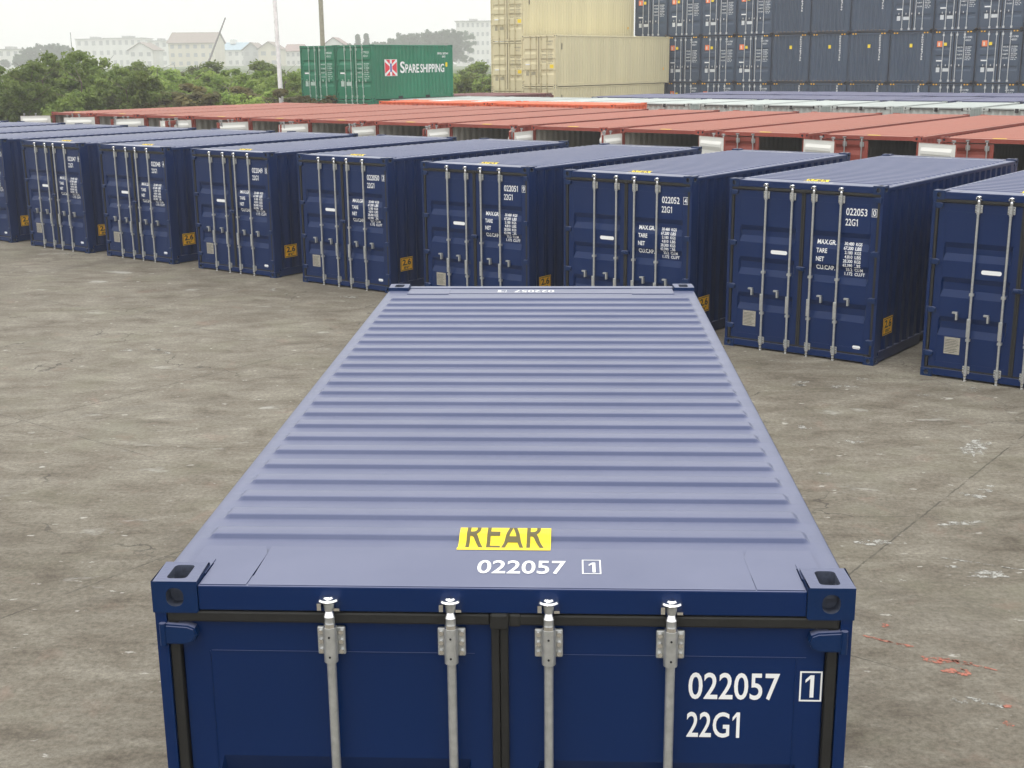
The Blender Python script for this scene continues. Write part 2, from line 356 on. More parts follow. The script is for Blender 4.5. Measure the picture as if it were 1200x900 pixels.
RIBS = [(1.90, 1.645), (1.42, 1.145), (0.87, 0.60)]
BARS = (-0.592, -0.168, 0.172, 0.594)
def container(name, L, H, M, M_c=None, detail=2, inner=None, doors='closed', steel=None, ribs=RIBS, m_back=None, pockets=False):
    """doors: 'closed', 'none' (blank end towards -y) or a pair of opening angles in degrees (left, right)"""
    M_c = M_c or M; fine = detail >= 2; steel = steel or M_STEEL
    root = empty(name)
    # frame
    for sx in (-1, 1):
        bm = bmesh.new(); x0, x1 = sorted((sx*(HW-0.004), sx*(HW-0.064))); box(bm, x0, x1, 0.178, L-0.178, H-0.086, H-0.030, 0, 0.004 if fine else 0); finish('top_rail', bm, M, root)
        bm = bmesh.new(); x0, x1 = sorted((sx*(HW-0.006), sx*(HW-0.05)))
        if pockets or fine:
            ys = [0.178, L/2-1.2, L/2-0.84, L/2+0.84, L/2+1.2, L-0.178]
            for a, b in ((0, 1), (2, 3), (4, 5)): box(bm, x0, x1, ys[a], ys[b], 0.02, 0.17)
            for a, b in ((1, 2), (3, 4)): box(bm, x0, x1, ys[a], ys[b], 0.14, 0.17); box(bm, x0+(0.03 if sx < 0 else 0), x1-(0.03 if sx > 0 else 0), ys[a], ys[b], 0.02, 0.14, 1)
        else: box(bm, x0, x1, 0.178, L-0.178, 0.02, 0.17)
        finish('bottom_rail', bm, [M, M_DARK], root)
        for sy in (-1, 1):
            bm = bmesh.new(); cy = (0.006, 0.13) if sy < 0 else (L-0.13, L-0.006)
            x0, x1 = sorted((sx*(HW-0.004), sx*(HW-0.044)))
            box(bm, x0, x1, cy[0], cy[1], 0.118, H-0.118)
            if sy > 0 or not fine: x2, x3 = sorted((sx*(HW-0.044), sx*(HW-0.09))); box(bm, x2, x3, L-0.05 if sy > 0 else 0.05, L-0.006 if sy > 0 else 0.1, 0.118, H-0.118)
            else: x2, x3 = sorted((sx*(HW-0.044), sx*(HW-0.10))); box(bm, x2, x3, 0.05, 0.12, 0.118, H-0.118, 0)
            finish('corner_post', bm, M, root)
            if detail >= 1:
                for top in (0, 1):
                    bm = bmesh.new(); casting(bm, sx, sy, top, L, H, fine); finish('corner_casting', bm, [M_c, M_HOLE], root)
    bm = bmesh.new(); box(bm, -HW+0.163, HW-0.163, 0.004, 0.10, H-0.108, H-0.016, 0, 0.004 if fine else 0); 
    if fine: box(bm, -HW+0.163, HW-0.163, 0.03, 0.10, H-0.15, H-0.109)
    finish('door_header', bm, M, root)
    bm = bmesh.new(); box(bm, -HW+0.163, HW-0.163, L-0.09, L-0.008, H-0.10, H-0.018); finish('end_rail', bm, M, root)
    bm = bmesh.new(); box(bm, -HW+0.163, HW-0.163, 0.008, 0.11, 0.03, 0.125, 0, 0.004 if fine else 0); finish('door_sill', bm, M, root)
    # roof
    bm = bmesh.new(); roof_sheet(bm, L, H, fine=fine)
    if fine:
        zt = H-0.010
        # strip over the header, with its corner plates
        box(bm, -0.878, 0.882, 0.012, 0.372, H-0.030, zt-0.004)
        for sx in (-1, 1):
            xs = [(sx*0.886, 0.012), (sx*0.878, 0.30), (sx*0.90, 0.372), (sx*1.13, 0.372), (sx*1.13, 0.20), (sx*1.05, 0.20), (sx*1.05, 0.012)]
            lo = [bm.verts.new((a, b, H-0.030)) for a, b in xs]; hi = [bm.verts.new((a, b, zt-0.0032)) for a, b in xs]
            bm.faces.new(lo); bm.faces.new(hi)
            for i in range(len(xs)): bm.faces.new((lo[i], lo[(i+1) % len(xs)], hi[(i+1) % len(xs)], hi[i]))
            xs = sorted((sx*1.054, sx*1.085)); box(bm, xs[0], xs[1], 0.10, 0.235, H-0.030, zt)     # weld upstand beside the casting
        box(bm, -1.05, 1.05, L-0.30, L-0.012, H-0.030, H-0.0235)
        box(bm, -1.05, -0.72, L-0.33, L-0.10, H-0.030, H-0.0215); box(bm, 0.72, 1.05, L-0.33, L-0.10, H-0.030, H-0.0215)
    finish('roof', bm, M, root)
    # walls
    for sx in (-1, 1):
        bm = bmesh.new(); corr_wall(bm, (sx*(HW-0.012), 0.13, 0), Y, L-0.26, 0.17, H-0.066, 0.036, X*sx); finish('side_wall', bm, M, root)
        if inner:
            bm = bmesh.new(); corr_wall(bm, (sx*(HW-0.055), 0.13, 0), Y, L-0.26, 0.17, H-0.066, 0.036, X*sx); finish('inner_wall', bm, inner, root)
    bm = bmesh.new(); corr_wall(bm, (-HW+0.09, L-0.03, 0), X, W-0.18, 0.12, H-0.10, 0.045, Y, pitch=0.25); finish('end_wall', bm, M, root)
    bm = bmesh.new(); box(bm, -HW+0.06, HW-0.06, 0.05, L-0.05, 0.10, 0.168); finish('floor', bm, M_WOOD, root)
    if inner:
        bm = bmesh.new(); quad(bm, (-HW+0.09, 0.13, H-0.034), X, Y, W-0.18, L-0.2); quad(bm, (-HW+0.09, L-0.09, 0.17), X, Z, W-0.18, H-0.25); finish('inner_lining', bm, inner, root)
    # doors
    if doors == 'none':
        bm = bmesh.new(); corr_wall(bm, (-HW+0.09, 0.03, 0), X, W-0.18, 0.12, H-0.10, 0.045, -Y, pitch=0.25); finish('end_wall', bm, M, root); return root
    k = H/2.591
    rb = [(a*k, b*k) for a, b in ribs]
    for side in (-1, 1):
        xa, xb = (-1.128, -0.030) if side < 0 else (0.030, 1.128)
        rx = (-1.03, -0.11) if side < 0 else (0.12, 1.05)
        bm = bmesh.new(); top = H-0.163 if fine else H-0.13
        door_leaf(bm, xa, xb, 0.135, top, H, rb, rx[0], rx[1], mi_back=1, back=m_back is not None)
        if fine:   # weld lines of the frame of the leaf
            box(bm, xa+0.10, xb-0.06, 0.0275, 0.0305, H-0.276, H-0.273); box(bm, xa+0.092 if side < 0 else xb-0.095, xa+0.095 if side < 0 else xb-0.092, 0.0275, 0.0305, 0.2, H-0.276)
            box(bm, xa+0.10, xb-0.06, 0.0275, 0.0305, 0.222, 0.227)
        d = finish('door', bm, [M, m_back or M], root)
        for b in (BARS[:2] if side < 0 else BARS[2:]):
            bm = bmesh.new(); lock_bar(bm, b, H, fine, 1 if detail >= 1 else 0.5); finish('lock_bar', bm, [steel, M_CHROME if fine else steel, M_DARK], d)
            if detail >= 1:
                bm = bmesh.new(); lock_handle(bm, b, H); finish('handle', bm, [steel], d)
                bm = bmesh.new(); handle_catch(bm, b, H); finish('handle_catch', bm, [steel], d)
        if fine:   # rubber gaskets and hinges
            bm = bmesh.new()
            xo = sorted((side*1.136, side*1.172)); box(bm, xo[0], xo[1], 0.012, 0.05, 0.13, H-0.125, 0, 0.005)
            box(bm, *( (-1.172, -0.032) if side < 0 else (0.012, 1.172)), 0.004, 0.05, H-0.155, H-0.112, 0, 0.008)
            box(bm, *( (-0.030, -0.001) if side < 0 else (0.001, 0.030)), 0.012, 0.05, 0.13, H-0.157, 0, 0.005)
            box(bm, *( (-1.13, -0.030) if side < 0 else (0.030, 1.13)), 0.012, 0.045, 0.128, 0.150, 0)
            if side > 0: box(bm, -0.033, 0.032, -0.006, 0.05, H-0.168, H-0.108, 0, 0.008); box(bm, 0.033, 0.075, -0.001, 0.05, H-0.158, H-0.109, 0, 0.008)
            finish('gasket', bm, M_RUBBER, d)
        if detail >= 1:
            for zc in (0.33, 0.95, 1.62, H-0.20):
                bm = bmesh.new()
                pts = [(-0.07, -0.036), (0.02, -0.036), (0.045, -0.026), (0.058, 0.0), (0.050, 0.024), (0.025, 0.034), (-0.07, 0.040)]
                lo = [bm.verts.new((side*(1.125-a), -0.008, zc+b)) for a, b in pts]; hi = [bm.verts.new((side*(1.125-a), 0.0285, zc+b*1.12)) for a, b in pts]
                f0 = bm.faces.new(lo); bm.faces.new(hi)
                for q in range(7): bm.faces.new((lo[q], lo[(q+1) % 7], hi[(q+1) % 7], hi[q]))
                if fine: bmesh.ops.bevel(bm, geom=list(f0.edges), offset=0.006, segments=2, affect='EDGES')
                if fine: cyl(bm, (side*1.188, -0.004, zc-0.040), (side*1.188, -0.004, zc+0.044), 0.012, n=10)
                finish('hinge', bm, M_c, d)
        if side > 0 and fine:
            bm = bmesh.new(); box(bm, -0.06, 0.075, -0.02, 0.02, 1.285, 1.345, 0, 0.01); box(bm, -0.05, 0.02, -0.035, -0.02, 1.30, 1.33, 0, 0.004); finish('door_keeper', bm, M_c, d)
        if isinstance(doors, tuple):
            th = R(doors[0 if side < 0 else 1]); hx = side*1.19
            rot = Matrix.Translation((hx, 0.0, 0)) @ Matrix.Rotation(th if side > 0 else -th, 4, 'Z') @ Matrix.Translation((-hx, 0.0, 0))
            d.matrix_local = rot
    return root

# ---------------------------------------------------------------- the ground
def build_ground():
    m = bpy.data.materials.new('worn concrete yard'); m.use_nodes = True; t = m.node_tree; p = t.nodes['Principled BSDF']
    L = t.links.new
    co = N(t, 'ShaderNodeTexCoord')
    def noise(scale, detail=6, rough=0.6, dist=0.0, src=None):
        n = N(t, 'ShaderNodeTexNoise'); n.inputs['Scale'].default_value = scale; n.inputs['Detail'].default_value = detail; n.inputs['Roughness'].default_value = rough; n.inputs['Distortion'].default_value = dist
        L(src or co.outputs['Object'], n.inputs[0]); return n.outputs[0]
    def ramp(src, stops):
        r = N(t, 'ShaderNodeValToRGB'); L(src, r.inputs[0]); e = r.color_ramp.elements
        e[0].position, e[0].color = stops[0][0], (*stops[0][1], 1); e[1].position, e[1].color = stops[-1][0], (*stops[-1][1], 1)
        for pos, c in stops[1:-1]: q = e.new(pos); q.color = (*c, 1)
        return r.outputs[0]
    def mix(f, a, b, mode='MIX'):
        x = N(t, 'ShaderNodeMix', data_type='RGBA', blend_type=mode)
        if isinstance(f, float): x.inputs['Factor'].default_value = f
        else: L(f, x.inputs['Factor'])
        for s, q in (('A', a), ('B', b)):
            if isinstance(q, tuple): x.inputs[s].default_value = (*q, 1)
            else: L(q, x.inputs[s])
        return x.outputs['Result']
    def math_(op, a, b=None, c=None):
        x = N(t, 'ShaderNodeMath', operation=op)
        for i, q in enumerate((a, b, c)):
            if q is None: continue
            if isinstance(q, (int, float)): x.inputs[i].default_value = q
            else: L(q, x.inputs[i])
        return x.outputs[0]
    # the yard's own axes follow the container rows
    rot = N(t, 'ShaderNodeMapping'); rot.inputs['Rotation'].default_value = (0, 0, -A); L(co.outputs['Object'], rot.inputs[0])
    st = N(t, 'ShaderNodeMapping'); st.inputs['Scale'].default_value = (0.62, 1.15, 1); st.inputs['Rotation'].default_value = (0, 0, -0.15); L(co.outputs['Object'], st.inputs[0])
    base = ramp(noise(0.23, 5, 0.6), [(0.3, (0.128, 0.114, 0.090)), (0.5, (0.166, 0.150, 0.121)), (0.70, (0.202, 0.187, 0.154))])
    mid = ramp(noise(2.2, 8, 0.72, 0.4, st.outputs[0]), [(0.28, (0.46, 0.42, 0.38)), (0.42, (0.83, 0.80, 0.77)), (0.54, (1.04, 1.04, 1.03)), (0.68, (1.38, 1.40, 1.42))])
    c = mix(1.0, base, mid, 'MULTIPLY')
    fine = ramp(noise(21, 9, 0.78), [(0.34, (0.38, 0.36, 0.32)), (0.48, (0.95, 0.95, 0.94)), (0.66, (1.65, 1.65, 1.65))])
    c = mix(0.62, c, fine, 'MULTIPLY')
    grit = ramp(noise(95, 3, 0.8), [(0.35, (0.72, 0.72, 0.72)), (0.68, (1.25, 1.25, 1.25))])
    c = mix(0.45, c, grit, 'MULTIPLY')
    # greenish and reddish tinges
    c = mix(math_('MULTIPLY', ramp(noise(0.8, 4), [(0.52, (0, 0, 0)), (0.7, (1, 1, 1))]), 0.30), c, (0.19, 0.19, 0.13))
    c = mix(math_('MULTIPLY', ramp(noise(1.7, 5, 0.6, 0.5), [(0.60, (0, 0, 0)), (0.74, (1, 1, 1))]), 0.35), c, (0.24, 0.155, 0.12))
    # dark oily patches
    c = mix(math_('MULTIPLY', ramp(noise(0.55, 6, 0.7, 0.8), [(0.54, (0, 0, 0)), (0.70, (1, 1, 1))]), 0.36), c, (0.088, 0.078, 0.066))
    # pale spills, chips and scrapes
    sp = ramp(noise(1.15, 7, 0.62, 0.3, st.outputs[0]), [(0.64, (0, 0, 0)), (0.70, (1, 1, 1))])
    c = mix(math_('MULTIPLY', sp, 0.55), c, (0.42, 0.42, 0.39))
    sp2 = ramp(noise(7.5, 5, 0.6, 0.2, st.outputs[0]), [(0.665, (0, 0, 0)), (0.70, (1, 1, 1))])
    c = mix(math_('MULTIPLY', sp2, 0.6), c, (0.50, 0.49, 0.45))
    # thin cracks
    vo = N(t, 'ShaderNodeTexVoronoi', feature='DISTANCE_TO_EDGE'); vo.inputs['Scale'].default_value = 0.33
    wv = N(t, 'ShaderNodeVectorMath', operation='ADD'); nz = N(t, 'ShaderNodeTexNoise'); nz.inputs['Scale'].default_value = 1.6; nz.inputs['Detail'].default_value = 8; L(co.outputs['Object'], nz.inputs[0])
    sc = N(t, 'ShaderNodeVectorMath', operation='SCALE'); sc.inputs['Scale'].default_value = 1.1; L(nz.outputs['Color'], sc.inputs[0]); L(co.outputs['Object'], wv.inputs[0]); L(sc.outputs[0], wv.inputs[1]); L(wv.outputs[0], vo.inputs[0])
    ck = math_('MULTIPLY', math_('LESS_THAN', vo.outputs[0], 0.004), ramp(noise(0.45, 3), [(0.48, (0, 0, 0)), (0.56, (1, 1, 1))]))
    c = mix(math_('MULTIPLY', ck, 0.7), c, (0.05, 0.043, 0.036))
    # slab joints
    sx = N(t, 'ShaderNodeSeparateXYZ'); L(rot.outputs[0], sx.inputs[0])
    wob = math_('MULTIPLY', math_('SUBTRACT', noise(5, 6, 0.7), 0.5), 0.05)
    def joint(comp, off, period, half, edge):
        a = math_('ADD', math_('ADD', sx.outputs[comp], wob), off)
        d = math_('PINGPONG', a, period/2)
        return math_('LESS_THAN', d, half), math_('LESS_THAN', d, edge)
    ju, eu = joint('X', 1.38, 5.16, 0.009, 0.05); jv, ev = joint('Y', -5.22, 5.0, 0.007, 0.04)
    jv = math_('MULTIPLY', jv, ramp(noise(0.22, 2), [(0.50, (0, 0, 0)), (0.56, (1, 1, 1))])); jj = math_('MAXIMUM', ju, jv); ee = math_('MAXIMUM', eu, ev)
    gap = ramp(noise(2.3, 5, 0.7), [(0.40, (0, 0, 0)), (0.52, (1, 1, 1))])
    edge_chip = math_('MULTIPLY', ee, ramp(noise(9, 6, 0.75), [(0.52, (0, 0, 0)), (0.60, (1, 1, 1))]))
    c = mix(math_('MULTIPLY', edge_chip, 0.45), c, (0.10, 0.088, 0.07))
    c = mix(math_('MULTIPLY', math_('MULTIPLY', jj, math_('ADD', math_('MULTIPLY', gap, 0.65), 0.12)), 0.8), c, (0.035, 0.03, 0.025))
    L(c, p.inputs['Base Color']); p.inputs['Roughness'].default_value = 0.82; p.inputs['Specular IOR Level'].default_value = 0.35
    bp = N(t, 'ShaderNodeBump'); bp.inputs['Strength'].default_value = 0.6; bp.inputs['Distance'].default_value = 0.015
    L(math_('ADD', noise(14, 8, 0.75), math_('MULTIPLY', jj, -0.8)), bp.inputs['Height']); L(bp.outputs[0], p.inputs['Normal'])
    bm = bmesh.new(); quad(bm, (-1500, -1500, 0), X, Y, 3000, 3000)
    tag(finish('ground', bm, m), kind='structure')
build_ground()

# paint marks sprayed on the concrete (irregular thin patches, 4 mm up)
def blotch(bm, x, y, rx, ry, ang, n=26, rough=0.45, z=0.004):
    vs = []; rx *= 1.5; ry *= 1.9
    for i in range(n):
        t = 2*math.pi*i/n; k = 1-rough*random.random()
        a, b = rx*k*math.cos(t), ry*k*math.sin(t); vs.append(bm.verts.new((x+a*math.cos(ang)-b*math.sin(ang), y+a*math.sin(ang)+b*math.cos(ang), z)))
    bm.faces.new(vs)
m_spray = mat('orange spray paint', (0.54, 0.15, 0.10), 0.8, var=0.2, scale=25, col2=(0.36, 0.17, 0.12))
m_lime = mat('pale lime stain', (0.36, 0.35, 0.31), 0.85, var=0.3, scale=30, col2=(0.45, 0.45, 0.42))
def spatter(m, thr, scale):      # the paint lies in flecks: bare concrete shows between them
    t = m.node_tree; p = t.nodes['Principled BSDF']; co = N(t, 'ShaderNodeTexCoord'); n = N(t, 'ShaderNodeTexNoise'); n.inputs['Scale'].default_value = scale; n.inputs['Detail'].default_value = 8; n.inputs['Roughness'].default_value = 0.75
    t.links.new(co.outputs['Object'], n.inputs[0]); r = N(t, 'ShaderNodeMapRange'); r.inputs[1].default_value = thr-0.04; r.inputs[2].default_value = thr+0.05; t.links.new(n.outputs[0], r.inputs[0]); t.links.new(r.outputs[0], p.inputs['Alpha'])
spatter(m_spray, 0.48, 17); spatter(m_lime, 0.50, 11)
bm = bmesh.new()
def streak(bm, p, q, wd, n=6):
    p, q = Vector(p), Vector(q)
    for i in range(n):
        a = p.lerp(q, (i+0.5)/n); blotch(bm, a.x, a.y, (q-p).length/n*(0.45+0.3*random.random()), wd*(0.6+0.6*random.random()), math.atan2(q.y-p.y, q.x-p.x)+random.uniform(-.15, .15), rough=0.6)
streak(bm, (2.50, 5.07), (2.83, 4.88), 0.012, 5)
blotch(bm, 2.93, 4.66, 0.07, 0.03, -0.7); blotch(bm, 3.04, 4.66, 0.06, 0.02, 0.2); blotch(bm, 3.14, 4.63, 0.07, 0.022, -0.4); blotch(bm, 3.04, 4.50, 0.07, 0.025, 0.1); blotch(bm, 3.11, 4.47, 0.05, 0.03, 0.1)
streak(bm, (3.0, 4.7), (3.35, 4.52), 0.010, 4); blotch(bm, 3.19, 3.74, 0.03, 0.022, 0); blotch(bm, 2.73, 5.25, 0.03, 0.02, 0.9); blotch(bm, 3.25, 3.98, 0.03, 0.015, 0.3)
tag(finish('spray_paint_mark', bm, m_spray), 'faded orange red spray paint marks on the concrete right of the near container', 'paint mark', kind='stuff')
bm = bmesh.new()
for (x, y, r) in ((4.34, 8.33, .10), (4.59, 8.57, .09), (3.42, 12.94, .12), (3.9, 12.9, .16), (4.3, 13.2, .09), (3.11, 10.84, .08), (-6.7, 14.98, .10), (-6.13, 14.86, .2), (-2.55, 8.8, .05), (-5.65, 20.3, .14), (-2.5, 15.9, .10), (3.55, 10.2, .08), (3.0, 9.0, .06), (-4.0, 19.5, .12), (4.9, 12.4, .1), (5.6, 12.7, .12)):
    for k in range(3): blotch(bm, x+random.uniform(-.9, .9)*r, y+random.uniform(-.9, .9)*r, r*random.uniform(.3, .8), r*random.uniform(.15, .4), random.uniform(-.6, .2), rough=0.7)
for (x, y, a, b, g) in ((4.0, 7.55, .20, .045, .2), (3.85, 6.3, .17, .06, -.1), (3.05, 7.03, .14, .05, 0), (3.6, 6.46, .05, .02, 0), (4.85, 10.0, .13, .25, -.55), (2.95, 4.05, .05, .03, 0), (3.02, 4.43, .03, .02, 0)):
    blotch(bm, x, y, a, b, g, rough=0.6)
streak(bm, (3.02, 4.10), (3.22, 3.96), 0.022, 5); streak(bm, (3.55, 6.68), (4.2, 6.40), 0.009, 9)
tag(finish('lime_stain', bm, m_lime), 'pale chalky stains scattered over the worn concrete', 'stain', kind='stuff')

# ---------------------------------------------------------------- lettering of the navy boxes
def check_digit(n):
    s = sum(int(c)*2**(4+i) for i, c in enumerate(n)) % 11
    return str((s+5) % 11 % 10)
def letter_navy(root, num, fine):
    """letters and stickers on the doors, roof and side of one navy container (local door plane y=0.03)"""
    cd_ = check_digit(num); yd = 0.0285
    doors = [o for o in root.children if o.name.startswith('door') and not o.name.startswith(('door_h', 'door_s'))]
    doors.sort(key=lambda o: sum(v.co.x for v in o.data.vertices)/len(o.data.vertices)); dl, dr = doors
    b = 0.012
    bm = bmesh.new(); put_text(bm, num, (0.663, yd, 2.152), X, Z, 0.318, 0.104, b)
    put_text(bm, cd_, (1.070 if cd_ == '1' else 1.067, yd, 2.165), X, Z, 0.030 if cd_ == '1' else 0.044, 0.086, b); finish('serial_number', bm, M_LETTER, dr); bm = bmesh.new(); frame_lines(bm, (1.050, yd, 2.150), X, Z, 0.078, 0.116, 0.006)
    finish('check_digit_frame', bm, M_LETTER, dr)
    bm = bmesh.new(); put_text(bm, '22G1', (0.660, yd, 2.003), X, Z, 0.205, 0.100, b); finish('size_code', bm, M_LETTER, dr)
    # weights, over the corrugations: each line sits on the flat or on a thin film
    bm = bmesh.new()
    rows = [('MAX.GR.', '30.480', 'KGS'), ('', '67.200', 'LBS'), ('TARE', '2.180', 'KGS'), ('', '4.810', 'LBS'), ('NET', '28.300', 'KGS'), ('', '62.390', 'LBS'), ('CU.CAP.', '33.2', 'CU.M'), ('', '1.172', 'CU.FT')]
    for i, (a, v, q) in enumerate(rows):
        z = 1.715-i*0.0625; h = 0.047
        if a: put_text(bm, a, (0.235, yd, z-0.01), X, Z, 0.042*len(a), 0.068, 0.02)
        put_text(bm, v, (0.655+0.021*(6-len(v)), yd, z), X, Z, 0.024*len(v), h, 0.02); put_text(bm, q, (0.83, yd, z), X, Z, 0.031*len(q), h, 0.02)
    def sunk(x, z):     # how far the door sheet lies back here
        d = 0
        for top, bot in RIBS:
            if bot < z < top: d = max(d, min(1, (z-bot)/0.10, (top-z)/0.075))
        return 0.036*min(d, max(0, min(1, (x-0.12)/0.02, (1.05-x)/0.02)))
    for v in bm.verts: v.co.y += sunk(v.co.x, v.co.z)
    finish('weight_marking', bm, M_LETTER, dr)
    bm = bmesh.new(); vs = [bm.verts.new((-0.365+a, yd, 1.522+c)) for a, c in stadium(0.27, 0.058, 4)]; bm.faces.new(vs); finish('maker_sticker', bm, M_LETTER, dl)
    bm = bmesh.new(); slab(bm, (-0.922, 0.0275, 0.35), X, Z, 0.215, 0.235, 0.004)
    for k in range(9): quad(bm, (-0.91, 0.0225, 0.372+k*0.022), X, Z, 0.19*random.uniform(.7, 1), 0.006, 1)
    finish('data_plate', bm, [M_PLATE, M_DARKLET], dl)
    bm = bmesh.new(); vs = [bm.verts.new((0.935+a, yd, 0.235+c)) for a, c in stadium(0.12, 0.05, 4)]; bm.faces.new(vs); finish('seal_sticker', bm, M_LETTER, dr)
    # roof
    H = 2.591; zr = H-0.0125
    bm = bmesh.new(); put_text(bm, num, (-0.088, 0.130, zr), X, Y, 0.318, 0.122, b); put_text(bm, cd_, (0.312, 0.148, zr), X, Y, 0.024 if cd_ == '1' else 0.04, 0.09, b); frame_lines(bm, (0.288, 0.134, zr), X, Y, 0.068, 0.130, 0.005)
    finish('roof_number', bm, M_LETTER, root)
    L = 6.058
    bm = bmesh.new(); put_text(bm, num, (0.11, L-0.16, H-0.022), -X, -Y, 0.318, 0.10, b); put_text(bm, cd_, (-0.29, L-0.17, H-0.022), -X, -Y, 0.04, 0.08, b); frame_lines(bm, (-0.27, L-0.155, H-0.022), -X, -Y, 0.068, 0.11, 0.005)
    finish('roof_number', bm, M_LETTER, root)
    # the rear sticker bends over the first corrugation
    bm = bmesh.new(); prof = [(0.352, -0.0125), (0.375, -0.0125), (0.380, -0.023), (0.446, -0.023), (0.462, -0.0195), (0.476, -0.0105), (0.491, -0.0035), (0.503, -0.002), (0.553, -0.002)]
    lo = [bm.verts.new((-0.178, y, H+z)) for y, z in prof]; hi = [bm.verts.new((0.172, y, H+z)) for y, z in prof]
    for i in range(len(prof)-1): bm.faces.new((lo[i], hi[i], hi[i+1], lo[i+1]))
    co, fs = text_mesh('REAR', 0.004)
    def zat(y):
        for (a, za), (b_, zb) in zip(prof, prof[1:]):
            if a <= y <= b_: return za+(zb-za)*(y-a)/(b_-a)
        return prof[-1][1]
    tb = bmesh.new(); vv = [tb.verts.new((-0.150+c[0]*0.300, 0.388+c[1]*0.215, 0)) for c in co]
    for f in fs:
        try: tb.faces.new([vv[i] for i in f])
        except ValueError: pass
    for yc in [q[0] for q in prof[1:-1]]: bmesh.ops.bisect_plane(tb, geom=tb.verts[:]+tb.edges[:]+tb.faces[:], plane_co=(0, yc, 0), plane_no=(0, 1, 0))
    bmesh.ops.bisect_plane(tb, geom=tb.verts[:]+tb.edges[:]+tb.faces[:], plane_co=(0, 0.551, 0), plane_no=(0, 1, 0), clear_outer=True)
    for v in tb.verts: v.co.z = H+zat(v.co.y)+0.0015; v.co.y -= 0.0005
    mp = {v: bm.verts.new(v.co) for v in tb.verts}
    for f in tb.faces: bm.faces.new([mp[v] for v in f.verts]).material_index = 1
    tb.free(); finish('rear_sticker', bm, [M_YELLOW, mat('faded black lettering', (0.10, 0.085, 0.03), 0.6)], root)
    # side stickers
    for sx in (-1, 1):
        bm = bmesh.new(); xo = sx*(HW-0.0095); ax = Y*sx; o_ = Vector((xo, 0.31 if sx > 0 else 0.66, 0.39))
        slab(bm, o_, ax, Z, 0.35, 0.26, 0.002, 0)
        n = ax.cross(Z)*0.004
        frame_lines(bm, o_+n+ax*0.012+Z*0.012, ax, Z, 0.326, 0.236, 0.012, 1)
        put_text(bm, '2.6', o_+n+ax*0.05+Z*0.105, ax, Z, 0.25, 0.12, 0.03, 1); put_text(bm, "8'6\"", o_+n+ax*0.09+Z*0.035, ax, Z, 0.16, 0.05, 0.03, 1)
        finish('height_sticker', bm, [M_AMBER, M_DARKLET], root)
        if 1:
            bm = bmesh.new(); put_text(bm, num, Vector((sx*(HW-0.009), L-1.1 if sx > 0 else 1.4, 2.2)), ax, Z, 0.45, 0.09, b); finish('side_number', bm, M_LETTER, root)

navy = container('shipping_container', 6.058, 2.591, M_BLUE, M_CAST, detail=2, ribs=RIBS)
index_kids()
rowpos = [ # FL corner of every navy box in the row, right to left, with its heading and serial number
 (5.165, 13.485, -0.605, '022054'), (2.641, 15.415, -0.618, '022053'), (0.107, 17.087, -0.608, '022052'), (-2.499, 19.055, -0.6025, '022051'),
 (-5.256, 21.279, -0.600, '022050'), (-7.939, 23.057, -0.5943, '022049'), (-10.66, 24.934, -0.602, '022048'), (-13.209, 26.64, -0.608, '022047'),
 (-15.90, 28.50, -0.606, '022046'), (-18.52, 30.36, -0.604, '022045'), (-21.16, 32.20, -0.605, '022044'), (-23.80, 34.03, -0.605, '022043'), (7.85, 11.60, -0.605, '022055')]
extra = {'022054': 'cut by the right edge of the photo', '022053': 'nearest fully visible one of the row', '022052': 'just left of box 022053', '022051': 'behind the far end of the near roof',
 '022050': 'its doors just left of the near roof', '022049': 'fourth from the left with doors fully in view', '022048': 'with a clear gap right of it', '022047': 'leftmost one with both doors fully in view',
 '022046': 'door face cut by the photo\'s left edge', '022045': 'only its roof seen above box 022046', '022044': 'a thin roof strip behind box 022045', '022043': 'farthest roof sliver at the left of the row', '022055': 'just right of box 022054'}
GRP = 'navy containers parked side by side in a row'
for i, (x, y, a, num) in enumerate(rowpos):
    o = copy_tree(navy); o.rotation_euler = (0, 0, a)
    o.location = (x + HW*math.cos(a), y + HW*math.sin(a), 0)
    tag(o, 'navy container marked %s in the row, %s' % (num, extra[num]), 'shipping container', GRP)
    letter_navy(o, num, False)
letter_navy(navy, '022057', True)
tag(navy, 'navy container 022057 in the foreground with ribbed roof and yellow REAR sticker', 'shipping container')

# ---------------------------------------------------------------- the red row with open doors
def wire(root, label, group=None, cat='shipping container'): return tag(root, label, cat, group)
def at(root, u_left, v, z=0, a=A):
    root.location = uv(u_left + HW, v, z); root.rotation_euler = (0, 0, a); return root
